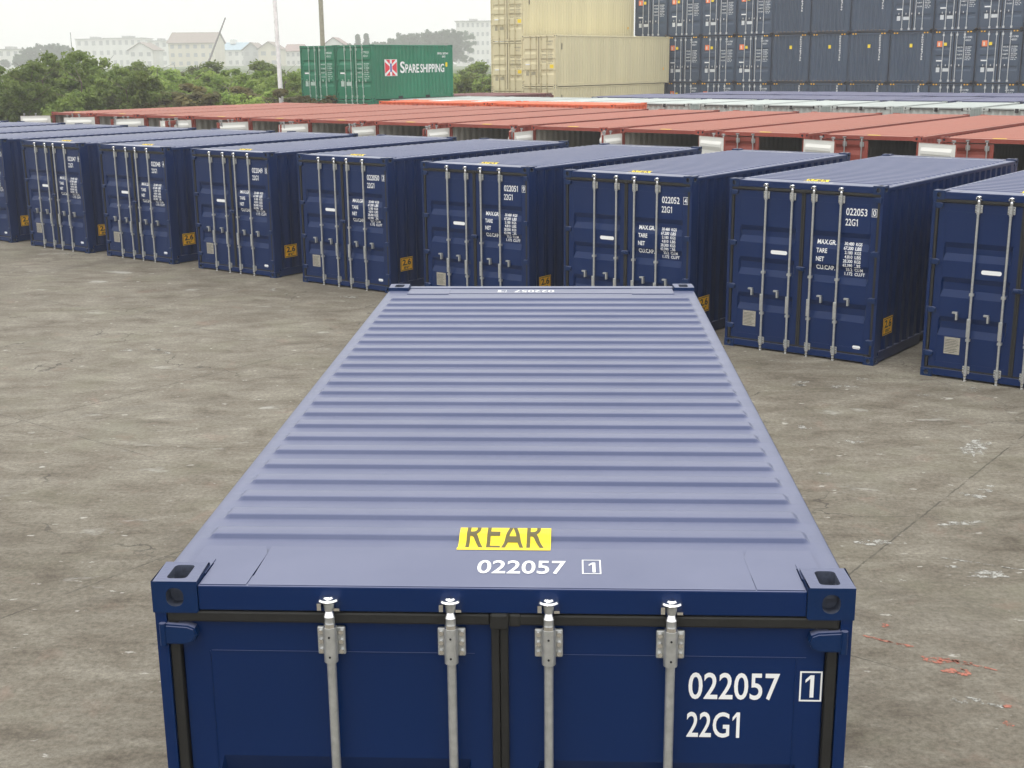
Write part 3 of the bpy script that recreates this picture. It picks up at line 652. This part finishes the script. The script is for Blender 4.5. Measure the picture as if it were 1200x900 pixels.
# left edge u, opening angles of left and right leaf
reds = [(-4.95, 'closed', None), (-7.40, 0, 156), (-10.30, 0, 156), (-13.12, 0, 155), (-15.98, 84, 153), (-18.93, 82, 125), (-21.98, 86, 125), (-24.95, 88, 118), (-27.90, 100, 112), (-30.75, 108, 110), (-33.70, 112, 108), (-36.35, 116, 105), (-39.3, 122, 100), (-42.15, 128, 0)]
ordn = ['first', 'second', 'third', 'fourth', 'fifth', 'sixth', 'seventh', 'eighth', 'ninth', 'tenth', 'eleventh', 'twelfth', 'thirteenth', 'fourteenth']
for i, (u, a_, b_) in enumerate(reds):
    o = container('shipping_container', 12.192, 2.591, M_RED, M_RED, detail=1, inner=M_INNER, doors='closed' if a_ == 'closed' else (a_, b_), m_back=M_DOORIN, ribs=[(2.36, 2.12), (1.90, 1.645), (1.42, 1.145), (0.87, 0.60)])
    at(o, u, 25.8)
    # the small roof sticker
    bm = bmesh.new(); slab(bm, (-0.15, 0.25, 2.572), X, Y, 0.30, 0.12, 0.003); finish('roof_sticker', bm, M_YELLOW, o)
    st = 'doors shut' if a_ == 'closed' else ('only right leaf open' if a_ == 0 else 'both doors open')
    wire(o, 'long red container, %s, %s in its row from the right' % (st, ordn[i]), 'red containers with open doors behind the navy row')

# ---------------------------------------------------------------- orange pair across, behind the red row
for k, (u0, wd) in enumerate(((-36.9, 'left one, pale roof patches'), (-30.6, 'right one'))):
    o = container('shipping_container', 6.058, 2.69, M_ORANGE, M_ORANGE, detail=1, doors='closed')
    o.rotation_euler = (0, 0, A+math.pi/2*3); o.location = uv(u0, 38.75+HW, 0)
    if k == 0:
        for y0, y1 in ((2.2, 2.9), (4.6, 5.1)):
            bm = bmesh.new(); slab(bm, (-0.9, y0, 2.687), X, Y, 1.3, y1-y0, 0.01); finish('roof_patch', bm, M_LETTER, o)
    wire(o, 'bright orange container lying crosswise behind the red roofs, %s' % wd, 'orange containers lying crosswise')

# ---------------------------------------------------------------- white row and violet rows
wt = container('shipping_container', 6.058, 2.591, M_WHITE, M_WHITE, detail=1, doors='none')
bm = bmesh.new()
box(bm, -0.95, -0.10, -0.006, 0.0038, 2.500, 2.535); box(bm, 0.10, 0.95, -0.006, 0.0038, 2.500, 2.535); box(bm, -0.06, 0.06, -0.010, 0.0038, 2.42, 2.56); box(bm, -0.98, -0.92, -0.008, 0.0036, 2.46, 2.56); box(bm, 0.92, 0.98, -0.008, 0.0036, 2.46, 2.56)
finish('vent_strip', bm, M_DARK, wt)
vi = container('shipping_container', 6.058, 2.591, M_PURP, M_PURP, detail=0, doors='closed')
index_kids()
us = [-5.8-2.86*k for k in range(12)]
for k, u in enumerate(us):
    o = wt if k == 0 else copy_tree(wt); at(o, u-2.2-HW, 43.6)
    wire(o, 'off-white container behind the red row, %s of its row from the right' % ordn[k], 'off-white containers behind the red row')
for r, (v, n, word) in enumerate(((50.6, 10, 'front'), (57.4, 9, 'back'))):
    for k in range(n):
        o = vi if (r == 0 and k == 0) else copy_tree(vi); at(o, -10.3-1.2*r-2.62*k, v+0.12*((k*3+r) % 4))
        wire(o, 'slate violet container roof, %s of the %s violet row from the right' % (ordn[k], word), 'slate violet containers before the grey stack')
mr_ = container('shipping_container', 6.058, 2.591, M_MAROON, M_MAROON, detail=0)
index_kids()
for k in range(2):
    o = mr_ if k == 0 else copy_tree(mr_); at(o, -42.3-2.6*k, 50.2)
    wire(o, 'maroon container roof just below the beige stack, %s one' % ('right' if k == 0 else 'left'), 'maroon containers beside the beige stack')

# ---------------------------------------------------------------- markings of background doors
def marks(root, H, mats, emblem=None, seed=0):
    rd = random.Random(seed); doors = [o for o in root.children if o.name.split('.')[0] == 'door']
    doors.sort(key=lambda o: sum(v.co.x for v in o.data.vertices)/len(o.data.vertices)); dl, dr = doors
    bm = bmesh.new(); yd = 0.0255
    put_text(bm, '4%05d' % rd.randrange(99999), (0.50, yd, H-0.42), X, Z, 0.50, 0.11, 0.03)
    put_text(bm, '45G1', (0.62, yd, H-0.58), X, Z, 0.34, 0.10, 0.03)
    for i, (a, b) in enumerate((('MAX.GR.', '32.500'), ('TARE', '3.900'), ('NET', '28.600'), ('CU.CAP.', '76.4'))):
        z = H-0.95-0.2*i
        put_text(bm, a, (0.22, yd, z), X, Z, 0.30, 0.075, 0.03); put_text(bm, b, (0.66, yd, z+0.02), X, Z, 0.34, 0.065, 0.03); put_text(bm, b, (0.66, yd, z-0.07), X, Z, 0.28, 0.05, 0.03)
    finish('weight_marking', bm, mats[0], dr)
    bm = bmesh.new(); slab(bm, (-0.92, 0.029, 0.62), X, Z, 0.2, 0.26, 0.004); finish('data_plate', bm, mats[0], dl)
    bm = bmesh.new(); slab(bm, (-0.95, 0.029, 1.22), X, Z, 0.34, 0.07, 0.004); finish('maker_sticker', bm, M_LETTER, dl)
    bm = bmesh.new(); slab(bm, (-0.55, 0.029, 0.66), X, Z, 0.34, 0.18, 0.004); finish('notice_sticker', bm, mats[0], dl)
    return dl, dr
# grey high cubes, three tiers
HC = 2.896
gd = container('shipping_container', 12.192, HC, M_GREY, M_GREY, detail=0, doors='closed', steel=mat('dull galvanised bars', (0.55, 0.57, 0.58), 0.5, metal=0.1))
dl, dr = marks(gd, HC, [M_SOFTLET], seed=3)
bm = bmesh.new(); slab(bm, (-0.95, 0.0285, H_ := 2.02), X, Z, 0.30, 0.32, 0.004, 0); slab(bm, (-0.88, 0.0240, 2.07), X, Z, 0.10, 0.20, 0.003, 1); finish('emblem', bm, [M_ORST, mat('pale emblem mark', (0.75, 0.6, 0.5), 0.5)], dl)
bm = bmesh.new(); slab(bm, (-0.56, 0.0285, 2.08), X, Z, 0.17, 0.17, 0.004); finish('warning_sticker', bm, M_YELLOW, dl)
def hazard(root, H):
    for sx in (-1, 1):
        bm = bmesh.new(); xs = (0.72, 1.05) if sx > 0 else (-1.05, -0.72)
        for k in range(4): box(bm, xs[0]+k*0.0825, xs[0]+(k+1)*0.0825, -0.002, 0.0035, H-0.10, H-0.03, k % 2)
        finish('height_warning', bm, [M_AMBER, M_DARKLET], root)
hazard(gd, HC)
ge = container('shipping_container', 12.192, HC, M_GREY, M_GREY, detail=0, doors='none')
bm = bmesh.new(); slab(bm, (-0.08, 0.029, 2.02), X, Z, 0.16, 0.20, 0.003); finish('warning_sticker', bm, M_YELLOW, ge)
bm = bmesh.new()
for i, c_ in enumerate('GRDU4481736'): put_text(bm, c_, (0.60, 0.024, 2.66-i*0.135), X, Z, 0.10, 0.105, 0.03)
finish('serial_number', bm, M_LETTER, ge)
bm = bmesh.new(); box(bm, -0.85, 0.85, -0.002, 0.0035, 0.045, 0.11); finish('fork_gap', bm, M_DARK, ge)
hazard(ge, HC); index_kids()
tiers = ['bottom', 'middle', 'top']
PIT = 2.50; U0 = -38.6; V0 = 70.7
used_gd = used_ge = False
for t_ in range(3):
    for k in range(-2, 11):     # column k starts at u = U0 + k*PIT; k = -1 is the leftmost one seen above the beige boxes
        ends = (2, 3, 4) if t_ == 2 else (2, 3, 4, 5)
        blank = k in ends
        src = ge if blank else gd
        first = (blank and not used_ge) or (not blank and not used_gd)
        o = src if first else copy_tree(src)
        if blank: used_ge = True
        else: used_gd = True
        at(o, U0+k*PIT, V0 + 0.03*((k*7+t_*3) % 5), t_*HC)
        wire(o, 'slate grey container, %s facing, %s tier, %s column of the stack from the left' % ('blank end' if blank else 'doors', tiers[t_], ordn[k+2]), 'slate grey containers stacked in a block')
# beige boxes
def beige(H, u, v, z, label, L=12.192):
    o = container('shipping_container', L, H, M_BEIGE, M_BEIGE, detail=1, doors='closed', steel=mat('beige painted bars', (0.50, 0.44, 0.25), 0.5))
    dl, dr = marks(o, H, [mat('grey beige lettering', (0.36, 0.33, 0.22), 0.6)], seed=int(z*10))
    bm = bmesh.new(); slab(bm, (0.78, 0.0285, H*0.36), X, Z, 0.26, 0.20, 0.004); finish('warning_sticker', bm, M_YELLOW, dr)
    bm = bmesh.new(); slab(bm, (HW-0.0095, L-0.75, H*0.28), Y, Z, 0.10, 0.16, 0.002); finish('side_sticker', bm, M_AMBER, o)
    bm = bmesh.new(); slab(bm, (HW-0.0095, 0.6, H*0.72), Y, Z, 0.06, 0.34, 0.002); finish('side_number', bm, M_DARKLET, o)
    at(o, u, v, z); return wire(o, label, 'beige containers in a two-wide stack')
beige(2.591, -45.95, 58.3, 0, 'beige container under the left beige column, mostly hidden, bottom tier')
beige(HC, -45.95, 58.3, 2.591, 'beige container of the left column, middle tier beside the taller right one')
beige(HC, -45.95, 58.3, 5.487, 'beige container on top of the left column, long side above its right neighbour')
beige(HC, -43.12, 57.6, 0, 'beige container of the right column, lowest tier, only its top edge showing')
beige(HC, -43.12, 57.6, HC, 'beige container of the right column, upper tier with its full long side in view', 12.75)
# green boxes
def green(u, z, label, side):
    o = container('shipping_container', 6.058, 2.591, M_GREEN, M_GREEN, detail=1, doors='closed', pockets=True, steel=mat('pale green grey bars', (0.42, 0.55, 0.48), 0.5))
    marks(o, 2.591, [mat('pale mint lettering', (0.45, 0.58, 0.52), 0.5)], seed=int(u*10))
    if side:
        xo = HW-0.0095
        bm = bmesh.new(); put_text(bm, 'S', Vector((xo, 2.02, 1.23)), Y, Z, 0.34, 0.56, 0.02); put_text(bm, 'PARE', Vector((xo, 2.40, 1.24)), Y, Z, 1.02, 0.42, 0.02); put_text(bm, 'SHIPPING', Vector((xo, 3.52, 1.24)), Y, Z, 1.85, 0.42, 0.02)
        finish('company_name', bm, M_LETTER, o)
        # square emblem: white ground, red wings and a blue centre bar
        bm = bmesh.new(); y0, z0, s = 0.90, 1.10, 0.90
        slab(bm, (xo-0.001, y0, z0), Y, Z, s, s*0.88, 0.001, 0)
        def tri(pts, mi):
            bm.faces.new([bm.verts.new((xo+0.003, y0+a*s, z0+b*s*0.88)) for a, b in pts]).material_index = mi
        tri([(0.03, 0.15), (0.40, 0.42), (0.40, 0.58), (0.03, 0.85)], 1); tri([(0.97, 0.15), (0.97, 0.85), (0.60, 0.58), (0.60, 0.42)], 1)
        tri([(0.10, 0.02), (0.42, 0.02), (0.42, 0.30)], 1); tri([(0.58, 0.02), (0.90, 0.02), (0.58, 0.30)], 1); tri([(0.10, 0.98), (0.42, 0.70), (0.42, 0.98)], 1); tri([(0.58, 0.98), (0.58, 0.70), (0.90, 0.98)], 1)
        bm2 = [(0.44, 0.25), (0.56, 0.25), (0.56, 0.75), (0.44, 0.75)]; tri(bm2, 2)
        finish('emblem', bm, [M_LETTER, mat('red emblem paint', (0.70, 0.03, 0.05), 0.5), mat('blue emblem paint', (0.04, 0.05, 0.35), 0.5)], o)
        bm = bmesh.new(); put_text(bm, 'SPXU 207341', Vector((xo, 4.85, 2.12)), Y, Z, 0.85, 0.10, 0.03); put_text(bm, '22G1', Vector((xo, 5.2, 1.97)), Y, Z, 0.3, 0.09, 0.03); finish('serial_number', bm, M_LETTER, o)
        bm = bmesh.new(); vs = [bm.verts.new((xo+0.001, 5.55+a, 1.62+b)) for a, b in stadium(0.16, 0.24, 4)]; bm.faces.new(vs); finish('warning_sticker', bm, M_YELLOW, o)
    at(o, u, 42.4, z); return wire(o, label, 'green containers stacked beside the poles')
green(-42.93-0.0, 2.591, 'green container with Spare Shipping name on its side, upper right one of two', True).location = uv(-43.05+HW+0.0-0.0+0.0, 42.4, 2.591)
G_R = -43.15
for o in [q for q in bpy.data.objects if q.get('label', '').startswith('green container')]: o.location = uv(G_R+HW, 42.4, 2.591)
green(G_R-2.50, 2.591, 'green container with only its door end in view, upper left one of two', False)
green(G_R, 0, 'green container under the lettered green one, hidden behind the red roofs', False)
green(G_R-2.50, 0, 'green container under the left green one, hidden behind the red roofs', False)

# ---------------------------------------------------------------- poles and crane
def pole(name, p, h, r0, r1, m, tilt, label, lamp=True):
    root = empty(name, (p.x, p.y, 0)); bm = bmesh.new(); cyl(bm, (0, 0, 0), (tilt*h, 0, h), r0, r1, 12); finish('pole', bm, m, root)
    bm = bmesh.new(); box(bm, -0.2, 0.2, -0.2, 0.2, 0, 0.05, 0, 0.01); finish('base_plate', bm, m, root)
    if lamp:
        for s in (-1, 1):
            bm = bmesh.new(); cyl(bm, (tilt*h, 0, h-0.1), (tilt*h+s*1.2, 0, h+0.25), 0.04, 0.03, 8); finish('arm', bm, m, root)
            bm = bmesh.new(); box(bm, tilt*h+s*1.2-0.35, tilt*h+s*1.2+0.35, -0.12, 0.12, h+0.17, h+0.30, 0, 0.03); finish('lamp_head', bm, m, root)
    else:
        bm = bmesh.new(); box(bm, -0.9, 0.9, -0.06, 0.06, h-0.5, h-0.38); finish('crossarm', bm, m, root)
    return tag(root, label, 'lamp post' if lamp else 'utility pole')
pole('lamp_post', px(330.5, 118, 62), 12, 0.12, 0.09, mat('white pole paint', (0.80, 0.80, 0.80), 0.5), -0.014, 'slim white lamp post rising left of the green containers')
pole('utility_pole', px(378.5, 60, 84), 15, 0.17, 0.13, mat('weathered concrete pole', (0.33, 0.31, 0.24), 0.85), -0.001, 'thick buff concrete pole rising behind the green containers', False)
p0 = px(240, 66, 118); p1 = px(264, 21, 121)
root = empty('crane', (p0.x, p0.y, 0)); tag(root, 'thin leaning crane boom above the bushes beside the cream house', 'crane')
mcr = mat('crane grey paint', (0.22, 0.22, 0.21), 0.6)
bm = bmesh.new(); bz_ = Vector((0, 0, p0.z-1.2)); tp = Vector((p1.x-p0.x, p1.y-p0.y, p1.z))
cyl(bm, bz_, tp, 0.12, 0.07, 6); finish('boom', bm, mcr, root)
bm = bmesh.new(); box(bm, -1.2, 1.0, -1, 1, p0.z-2.6, p0.z-1.0, 0, 0.05); finish('cab', bm, mcr, root)
bm = bmesh.new(); box(bm, -1.6, 1.6, -1.2, 1.2, 0, p0.z-2.6, 0, 0.05); finish('undercarriage', bm, mcr, root)

# ---------------------------------------------------------------- trees
def leaf_mat(name, c1, c2):
    m = bpy.data.materials.new(name); m.use_nodes = True; t = m.node_tree; p = t.nodes['Principled BSDF']
    co = N(t, 'ShaderNodeTexCoord'); n = N(t, 'ShaderNodeTexNoise'); n.inputs['Scale'].default_value = 1.1; n.inputs['Detail'].default_value = 5; t.links.new(co.outputs['Object'], n.inputs[0])
    r = N(t, 'ShaderNodeValToRGB'); t.links.new(n.outputs[0], r.inputs[0]); r.color_ramp.elements[0].position = 0.35; r.color_ramp.elements[1].position = 0.65
    r.color_ramp.elements[0].color = (*c1, 1); r.color_ramp.elements[1].color = (*c2, 1)
    oi = N(t, 'ShaderNodeObjectInfo'); hs = N(t, 'ShaderNodeHueSaturation'); q = N(t, 'ShaderNodeMapRange'); q.inputs[3].default_value = 0.75; q.inputs[4].default_value = 1.25
    t.links.new(oi.outputs['Random'], q.inputs[0]); t.links.new(q.outputs[0], hs.inputs['Value']); t.links.new(r.outputs[0], hs.inputs['Color']); t.links.new(hs.outputs[0], p.inputs['Base Color'])
    p.inputs['Roughness'].default_value = 0.6; p.inputs['Specular IOR Level'].default_value = 0.25
    tr = N(t, 'ShaderNodeBsdfTranslucent'); ms = N(t, 'ShaderNodeMixShader'); ms.inputs[0].default_value = 0.5
    t.links.new(hs.outputs[0], tr.inputs[0]); t.links.new(p.outputs[0], ms.inputs[1]); t.links.new(tr.outputs[0], ms.inputs[2]); t.links.new(ms.outputs[0], t.nodes['Material Output'].inputs[0])
    return m
LM = [leaf_mat('dark green leaves', (0.12, 0.185, 0.038), (0.24, 0.31, 0.078)), leaf_mat('light green leaves', (0.19, 0.29, 0.055), (0.33, 0.43, 0.10)), leaf_mat('brownish leaves', (0.105, 0.115, 0.042), (0.19, 0.17, 0.065)), leaf_mat('blue green leaves', (0.06, 0.11, 0.06), (0.11, 0.17, 0.09))]
def crown_mesh(seed, H, Wd, low=0.08, nclump=70, per=95, size=0.13, cone=False):
    g = np.random.default_rng(seed); cs = []
    lobes = [(g.normal(0, Wd*0.22, 2), H*g.uniform(0.35, 0.78), Wd*g.uniform(0.26, 0.42)) for _ in range(7)]
    while len(cs) < nclump:
        if cone:
            h = g.uniform(0.05, 1)**1.0; r = Wd*0.5*(1-h)*g.uniform(0.5, 1.05); a = g.uniform(0, 6.283); cs.append((r*math.cos(a), r*math.sin(a), h*H, 0.16*Wd)); continue
        (cx, cy), cz, rr = lobes[g.integers(len(lobes))]
        d = g.normal(size=3); d /= np.linalg.norm(d); k = rr*g.uniform(0.55, 1.08)
        p = np.array([cx, cy, cz])+d*k*np.array([1, 1, 0.95])
        if p[2] < low*H or p[2] > H: continue
        cs.append((*p, g.uniform(0.16, 0.34)*min(1.6, Wd/3.2)*(1.5 if Wd > 8 else 1)))
    P, Fc = [], []
    for (x, y, z, r) in cs:
        n = per; d = g.normal(size=(n, 3)); d /= np.linalg.norm(d, axis=1)[:, None]
        q = np.array([x, y, z])+d*(r*g.uniform(0.25, 1.15, (n, 1)))*np.array([1.15, 1.15, 0.8])
        nn = d+g.normal(size=(n, 3))*0.7+np.array([0, 0, 0.5]); nn /= np.linalg.norm(nn, axis=1)[:, None]
        t1 = np.cross(nn, g.normal(size=(n, 3))); t1 /= np.linalg.norm(t1, axis=1)[:, None]; t2 = np.cross(nn, t1)
        s = size*g.uniform(0.5, 1.25, (n, 1))
        for a, b in ((-1, 0), (0, -.55), (1, 0), (0, .55)): P.append(q+t1*s*a+t2*s*b)
    m = len(cs)
    pts = np.concatenate([np.stack(P[4*i:4*i+4], 1).reshape(-1, 3) for i in range(m)])
    fc = np.arange(len(pts)).reshape(-1, 4)
    me = bpy.data.meshes.new('crown'); me.from_pydata(pts.tolist(), [], fc.tolist()); return me
def trunk_mesh(seed, H, Wd):
    g = random.Random(seed); bm = bmesh.new(); p = Vector((0, 0, 0)); r = 0.05*H*0.5
    for i in range(4):
        q = p+Vector((g.uniform(-.1, .1), g.uniform(-.1, .1), H*0.2)); cyl(bm, p, q, r, r*0.75, 8); r *= 0.75
        for k in range(3):
            a = g.uniform(0, 6.28); e = q+Vector((math.cos(a)*Wd*.33, math.sin(a)*Wd*.33, H*g.uniform(.05, .2))); cyl(bm, q, e, r*0.6, r*0.15, 6)
        p = q
    me = bpy.data.meshes.new('trunk'); bm.to_mesh(me); bm.free(); me.materials.append(M_BARK); return me
protos = {}
for kind, (mi, H_, W_, cone) in {'dark': (0, 5.0, 4.2, False), 'dark2': (0, 5.0, 4.6, False), 'light': (1, 4.2, 4.0, False), 'light2': (1, 4.2, 4.4, False), 'brown': (2, 3.0, 3.2, False), 'far': (3, 9.0, 10.0, False), 'cone': (3, 9.0, 3.2, True)}.items():
    sd_ = sum(map(ord, kind)); big = kind in ('far', 'cone')
    cm = crown_mesh(sd_, H_, W_, nclump=230 if kind == 'far' else 82, per=100 if big else 120, size=0.34 if big else 0.12, cone=cone); cm.materials.append(LM[mi]); protos[kind] = (cm, trunk_mesh(sd_, H_, W_), H_)
def tree(kind, xp, topy, d, label, sc=1.0, group='trees and tall bushes beyond the yard', zb=0.0):
    cm, tm, H_ = protos[kind]; top = px(xp, topy, d); k = (top.z-zb)/H_*1.02
    o = empty('bush' if kind == 'brown' else 'tree', (top.x, top.y, zb), random.uniform(0, 6.28)); o.scale = (k*sc, k*sc, k)
    for nme, me in (('crown', cm), ('trunk', tm)): q = bpy.data.objects.new(nme, me); C.objects.link(q); q.parent = o
    tag(o, label, 'bush' if kind == 'brown' else 'tree', group)
front = [(-60, 88), (-25, 84), (5, 84), (30, 78), (50, 73), (72, 68), (92, 76), (112, 66), (130, 78), (150, 88)]
for i, (x, y) in enumerate(front):
    tree('dark' if i % 2 else 'dark2', x, y, 60+(i % 3)*3, 'dark green leafy tree at the left, %s from the left of the front trees' % ordn[i], 0.95)
mid = [(-40, 80), (20, 76), (75, 74), (140, 80), (165, 84), (185, 78), (203, 88), (225, 80), (246, 82), (268, 90), (290, 83), (312, 88), (334, 84), (358, 88)]
for i, (x, y) in enumerate(mid):
    tree('light' if i % 2 else 'light2', x, y, 74+(i % 3)*4, 'lighter green tree of the second line, %s counted from the left' % ordn[i], 1.15)
low = [(150, 104), (172, 110), (195, 104), (214, 108), (236, 101), (254, 106), (280, 108), (300, 104), (322, 106), (345, 104)]
for i, (x, y) in enumerate(low):
    tree('brown' if i % 3 else 'light2', x, y, 63+(i % 2)*3, 'low %s bush above the red roofs, %s counted from the left' % ('brownish' if i % 3 else 'green', ordn[i]), 1.5)
back = [(110, 84), (150, 76), (178, 72), (205, 74), (235, 76), (262, 78), (285, 76), (310, 75), (335, 74), (545, 80), (560, 76), (575, 84)]
for i, (x, y) in enumerate(back):
    tree('dark' if i % 3 == 1 else 'light', x, y, 90+(i % 3)*5, '%s tree of the back line, %s counted from the left' % ('darker' if i % 3 == 1 else 'pale green', ordn[i]), 1.25)
right = [(538, 82), (552, 86), (566, 84), (580, 88)]
for i, (x, y) in enumerate(right):
    tree('light' if i % 2 else 'dark2', x, y, 78, 'hazy tree between the green and beige containers, %s counted from the left' % ordn[i], 1.2)
far = [('far', 22, 64), ('far', 38, 56), ('far', 55, 52), ('far', 72, 54), ('far', 86, 60), ('far', 5, 70), ('cone', 419, 42), ('cone', 429, 41), ('far', 445, 50), ('far', 462, 46), ('far', 480, 40), ('far', 498, 41), ('far', 515, 36), ('far', 530, 38), ('far', 405, 52)]
ordn2 = ordn + ['fifteenth']
for i, (k_, x, y) in enumerate(far):
    tree(k_, x, y, 470+(i % 3)*20, '%s far off in the haze, %s of the distant ones from the left' % ('pointed conifer' if k_ == 'cone' else 'rounded tree', ordn2[i]), 1.0 if k_ == 'cone' else 0.8, 'distant trees in the haze', 3.2)

# ---------------------------------------------------------------- far slope and houses
bm = bmesh.new(); nx, ny = 90, 60
grid = [[bm.verts.new((-700+i*14, 105+j*16, 0)) for i in range(nx+1)] for j in range(ny+1)]
for j in range(ny+1):
    for i in range(nx+1):
        v_ = grid[j][i]; s = min(1, max(0, (v_.co.y-112)/70)); v_.co.z = -0.3+s*(3.0+0.4*math.sin(v_.co.x*0.031)+0.3*math.sin(v_.co.y*0.03+v_.co.x*0.02))
for j in range(ny):
    for i in range(nx):
        f = bm.faces.new((grid[j][i], grid[j][i+1], grid[j+1][i+1], grid[j+1][i])); f.smooth = True
tag(finish('hill', bm, mat('grassy slope', (0.09, 0.12, 0.05), 0.9, var=0.4, scale=0.15)), kind='structure')
m_win = mat('pale window glass', (0.34, 0.35, 0.35), 0.3)
def house(xl, xr, ytop, d, depth, wallc, roofc, label, kind='gable', floors=3, cols=5, eave=0.7, zb=2.6, rot=0.0, tower=False):
    d *= 2.9; depth *= 1.8
    a = px(xl, ytop, d); b = px(xr, ytop, d); wd = (b-a).length; H_ = a.z-zb; c_ = (a+b)/2
    root = empty('house', (c_.x, c_.y, zb), YAW*-1+rot)
    rh = 0 if kind == 'flat' else min(H_*0.30, 7.0); he = H_-rh
    mw = mat('wall %s' % wallc[0], wallc[1], 0.85, var=0.06, scale=0.4, streak=True); mf = mat('roof %s' % roofc[0], roofc[1], 0.8, var=0.15, scale=1)
    bm = bmesh.new(); box(bm, -wd/2, wd/2, 0, depth, 0, he)
    if kind == 'gable':
        for s in (-1, 1): bm.faces.new([bm.verts.new(p) for p in ((s*wd/2, 0, he), (s*wd/2, depth, he), (s*wd/2, depth/2, H_-0.1))])
    if kind == 'gablefront': 
        for yy in (0, depth): bm.faces.new([bm.verts.new(p) for p in ((-wd/2, yy, he), (wd/2, yy, he), (0, yy, H_-0.1))])
    finish('wall', bm, mw, root)
    bm = bmesh.new(); e = eave
    if kind == 'flat': box(bm, -wd/2-e, wd/2+e, -e, depth+e, he, he+0.25); box(bm, -wd*0.12, wd*0.12, depth*.3, depth*.7, he+0.25, he+1.4)
    elif kind == 'gable':
        for ya, yb in ((-e, depth/2), (depth+e, depth/2)):
            v1 = [Vector(p) for p in ((-wd/2-e, ya, he-0.1), (wd/2+e, ya, he-0.1), (wd/2+e, yb, H_), (-wd/2-e, yb, H_))]; lo = [bm.verts.new(p) for p in v1]; hi = [bm.verts.new(p+Z*0.2) for p in v1]
            bm.faces.new(lo); bm.faces.new(hi)
            for i in range(4): bm.faces.new((lo[i], lo[(i+1) % 4], hi[(i+1) % 4], hi[i]))
    else:
        for xa in (-wd/2-e, wd/2+e):
            v1 = [Vector(p) for p in ((xa, -e, he-0.1), (xa, depth+e, he-0.1), (0, depth+e, H_), (0, -e, H_))]; lo = [bm.verts.new(p) for p in v1]; hi = [bm.verts.new(p+Z*0.2) for p in v1]
            bm.faces.new(lo); bm.faces.new(hi)
            for i in range(4): bm.faces.new((lo[i], lo[(i+1) % 4], hi[(i+1) % 4], hi[i]))
    finish('roof', bm, mf, root)
    fh = he/floors; cw = wd/cols
    for f_ in range(floors):
        for q in range(cols):
            bm = bmesh.new(); x = -wd/2+(q+0.5)*cw; z = f_*fh+fh*0.35; box(bm, x-cw*0.24, x+cw*0.24, -0.06, 0.02, z, z+fh*0.45); finish('window', bm, m_win, root)
    if tower:
        bm = bmesh.new(); box(bm, -1.2, 1.2, depth*.3, depth*.6, H_-0.5, H_+1.6); finish('roof_tower', bm, mw, root)
    return tag(root, label, 'house')
CREAM = ('cream', (0.62, 0.58, 0.47)); WHT = ('white', (0.70, 0.70, 0.67)); GRYW = ('grey', (0.45, 0.46, 0.45)); TILE = ('brown tile', (0.24, 0.19, 0.16)); RTILE = ('red tile', (0.27, 0.18, 0.16)); BLU = ('pale blue sheet', (0.32, 0.44, 0.52)); GRYR = ('grey felt', (0.35, 0.35, 0.34))
house(196, 250, 38, 195, 12, CREAM, TILE, 'cream three-storey house with brown pitched roof above the bushes', 'gable', 3, 6)
house(88, 122, 46, 240, 12, WHT, GRYR, 'pale flat-roofed building at the left of the hazy houses', 'flat', 3, 4)
house(122, 166, 45, 235, 12, WHT, GRYR, 'long pale flat-roofed building left of the cream house', 'flat', 3, 6)
house(150, 178, 50, 200, 10, WHT, TILE, 'small pale house with brown roof in front of the long pale building', 'gablefront', 2, 3)
house(172, 196, 48, 230, 10, WHT, GRYR, 'narrow pale building directly left of the cream house', 'flat', 3, 3)
house(250, 288, 50, 215, 12, WHT, BLU, 'hazy building with pale blue sheet roof right of the crane', 'gable', 2, 5, tower=True)
house(284, 303, 50, 190, 10, GRYW, TILE, 'grey house with brown gable, left of a pair near the white post', 'gablefront', 2, 2)
house(302, 326, 49, 188, 10, CREAM, TILE, 'cream house with brown gable close to the white post', 'gablefront', 2, 2)
house(334, 352, 52, 200, 10, WHT, RTILE, 'small pale house with reddish roof right of the white post', 'gable', 2, 3)
house(377, 404, 44, 175, 10, WHT, RTILE, 'pale house with red brown roof peeking over the green containers', 'gablefront', 2, 3)
house(-12, 22, 58, 210, 10, WHT, GRYR, 'low pale building at the left edge of the photo', 'flat', 2, 4)
house(534, 574, 25, 215, 14, WHT, GRYR, 'tall pale block of flats left of the beige stack', 'flat', 5, 7, zb=2.0)
bm = bmesh.new(); q0 = px(85, 66, 330); q1 = px(85, 38, 330); root = empty('antenna_mast', (q0.x, q0.y, 2)); cyl(bm, (0, 0, 0), (0, 0, q1.z-2), 0.16, 0.10, 6); finish('mast', bm, mcr, root); tag(root, 'thin mast standing left of the pale flat-roofed buildings', 'mast')

# ---------------------------------------------------------------- haze
bm = bmesh.new(); box(bm, -1300, 1000, -80, 1300, -1.5, 90)
hz = finish('haze', bm, []); m = bpy.data.materials.new('pale haze'); m.use_nodes = True; t = m.node_tree; t.nodes.clear()
pv = N(t, 'ShaderNodeVolumePrincipled'); pv.inputs['Color'].default_value = (0.99, 0.99, 1.0, 1); pv.inputs['Density'].default_value = 0.0011; pv.inputs['Anisotropy'].default_value = 0.2
mo = N(t, 'ShaderNodeOutputMaterial'); t.links.new(pv.outputs[0], mo.inputs['Volume']); hz.data.materials.append(m); tag(hz, kind='stuff')
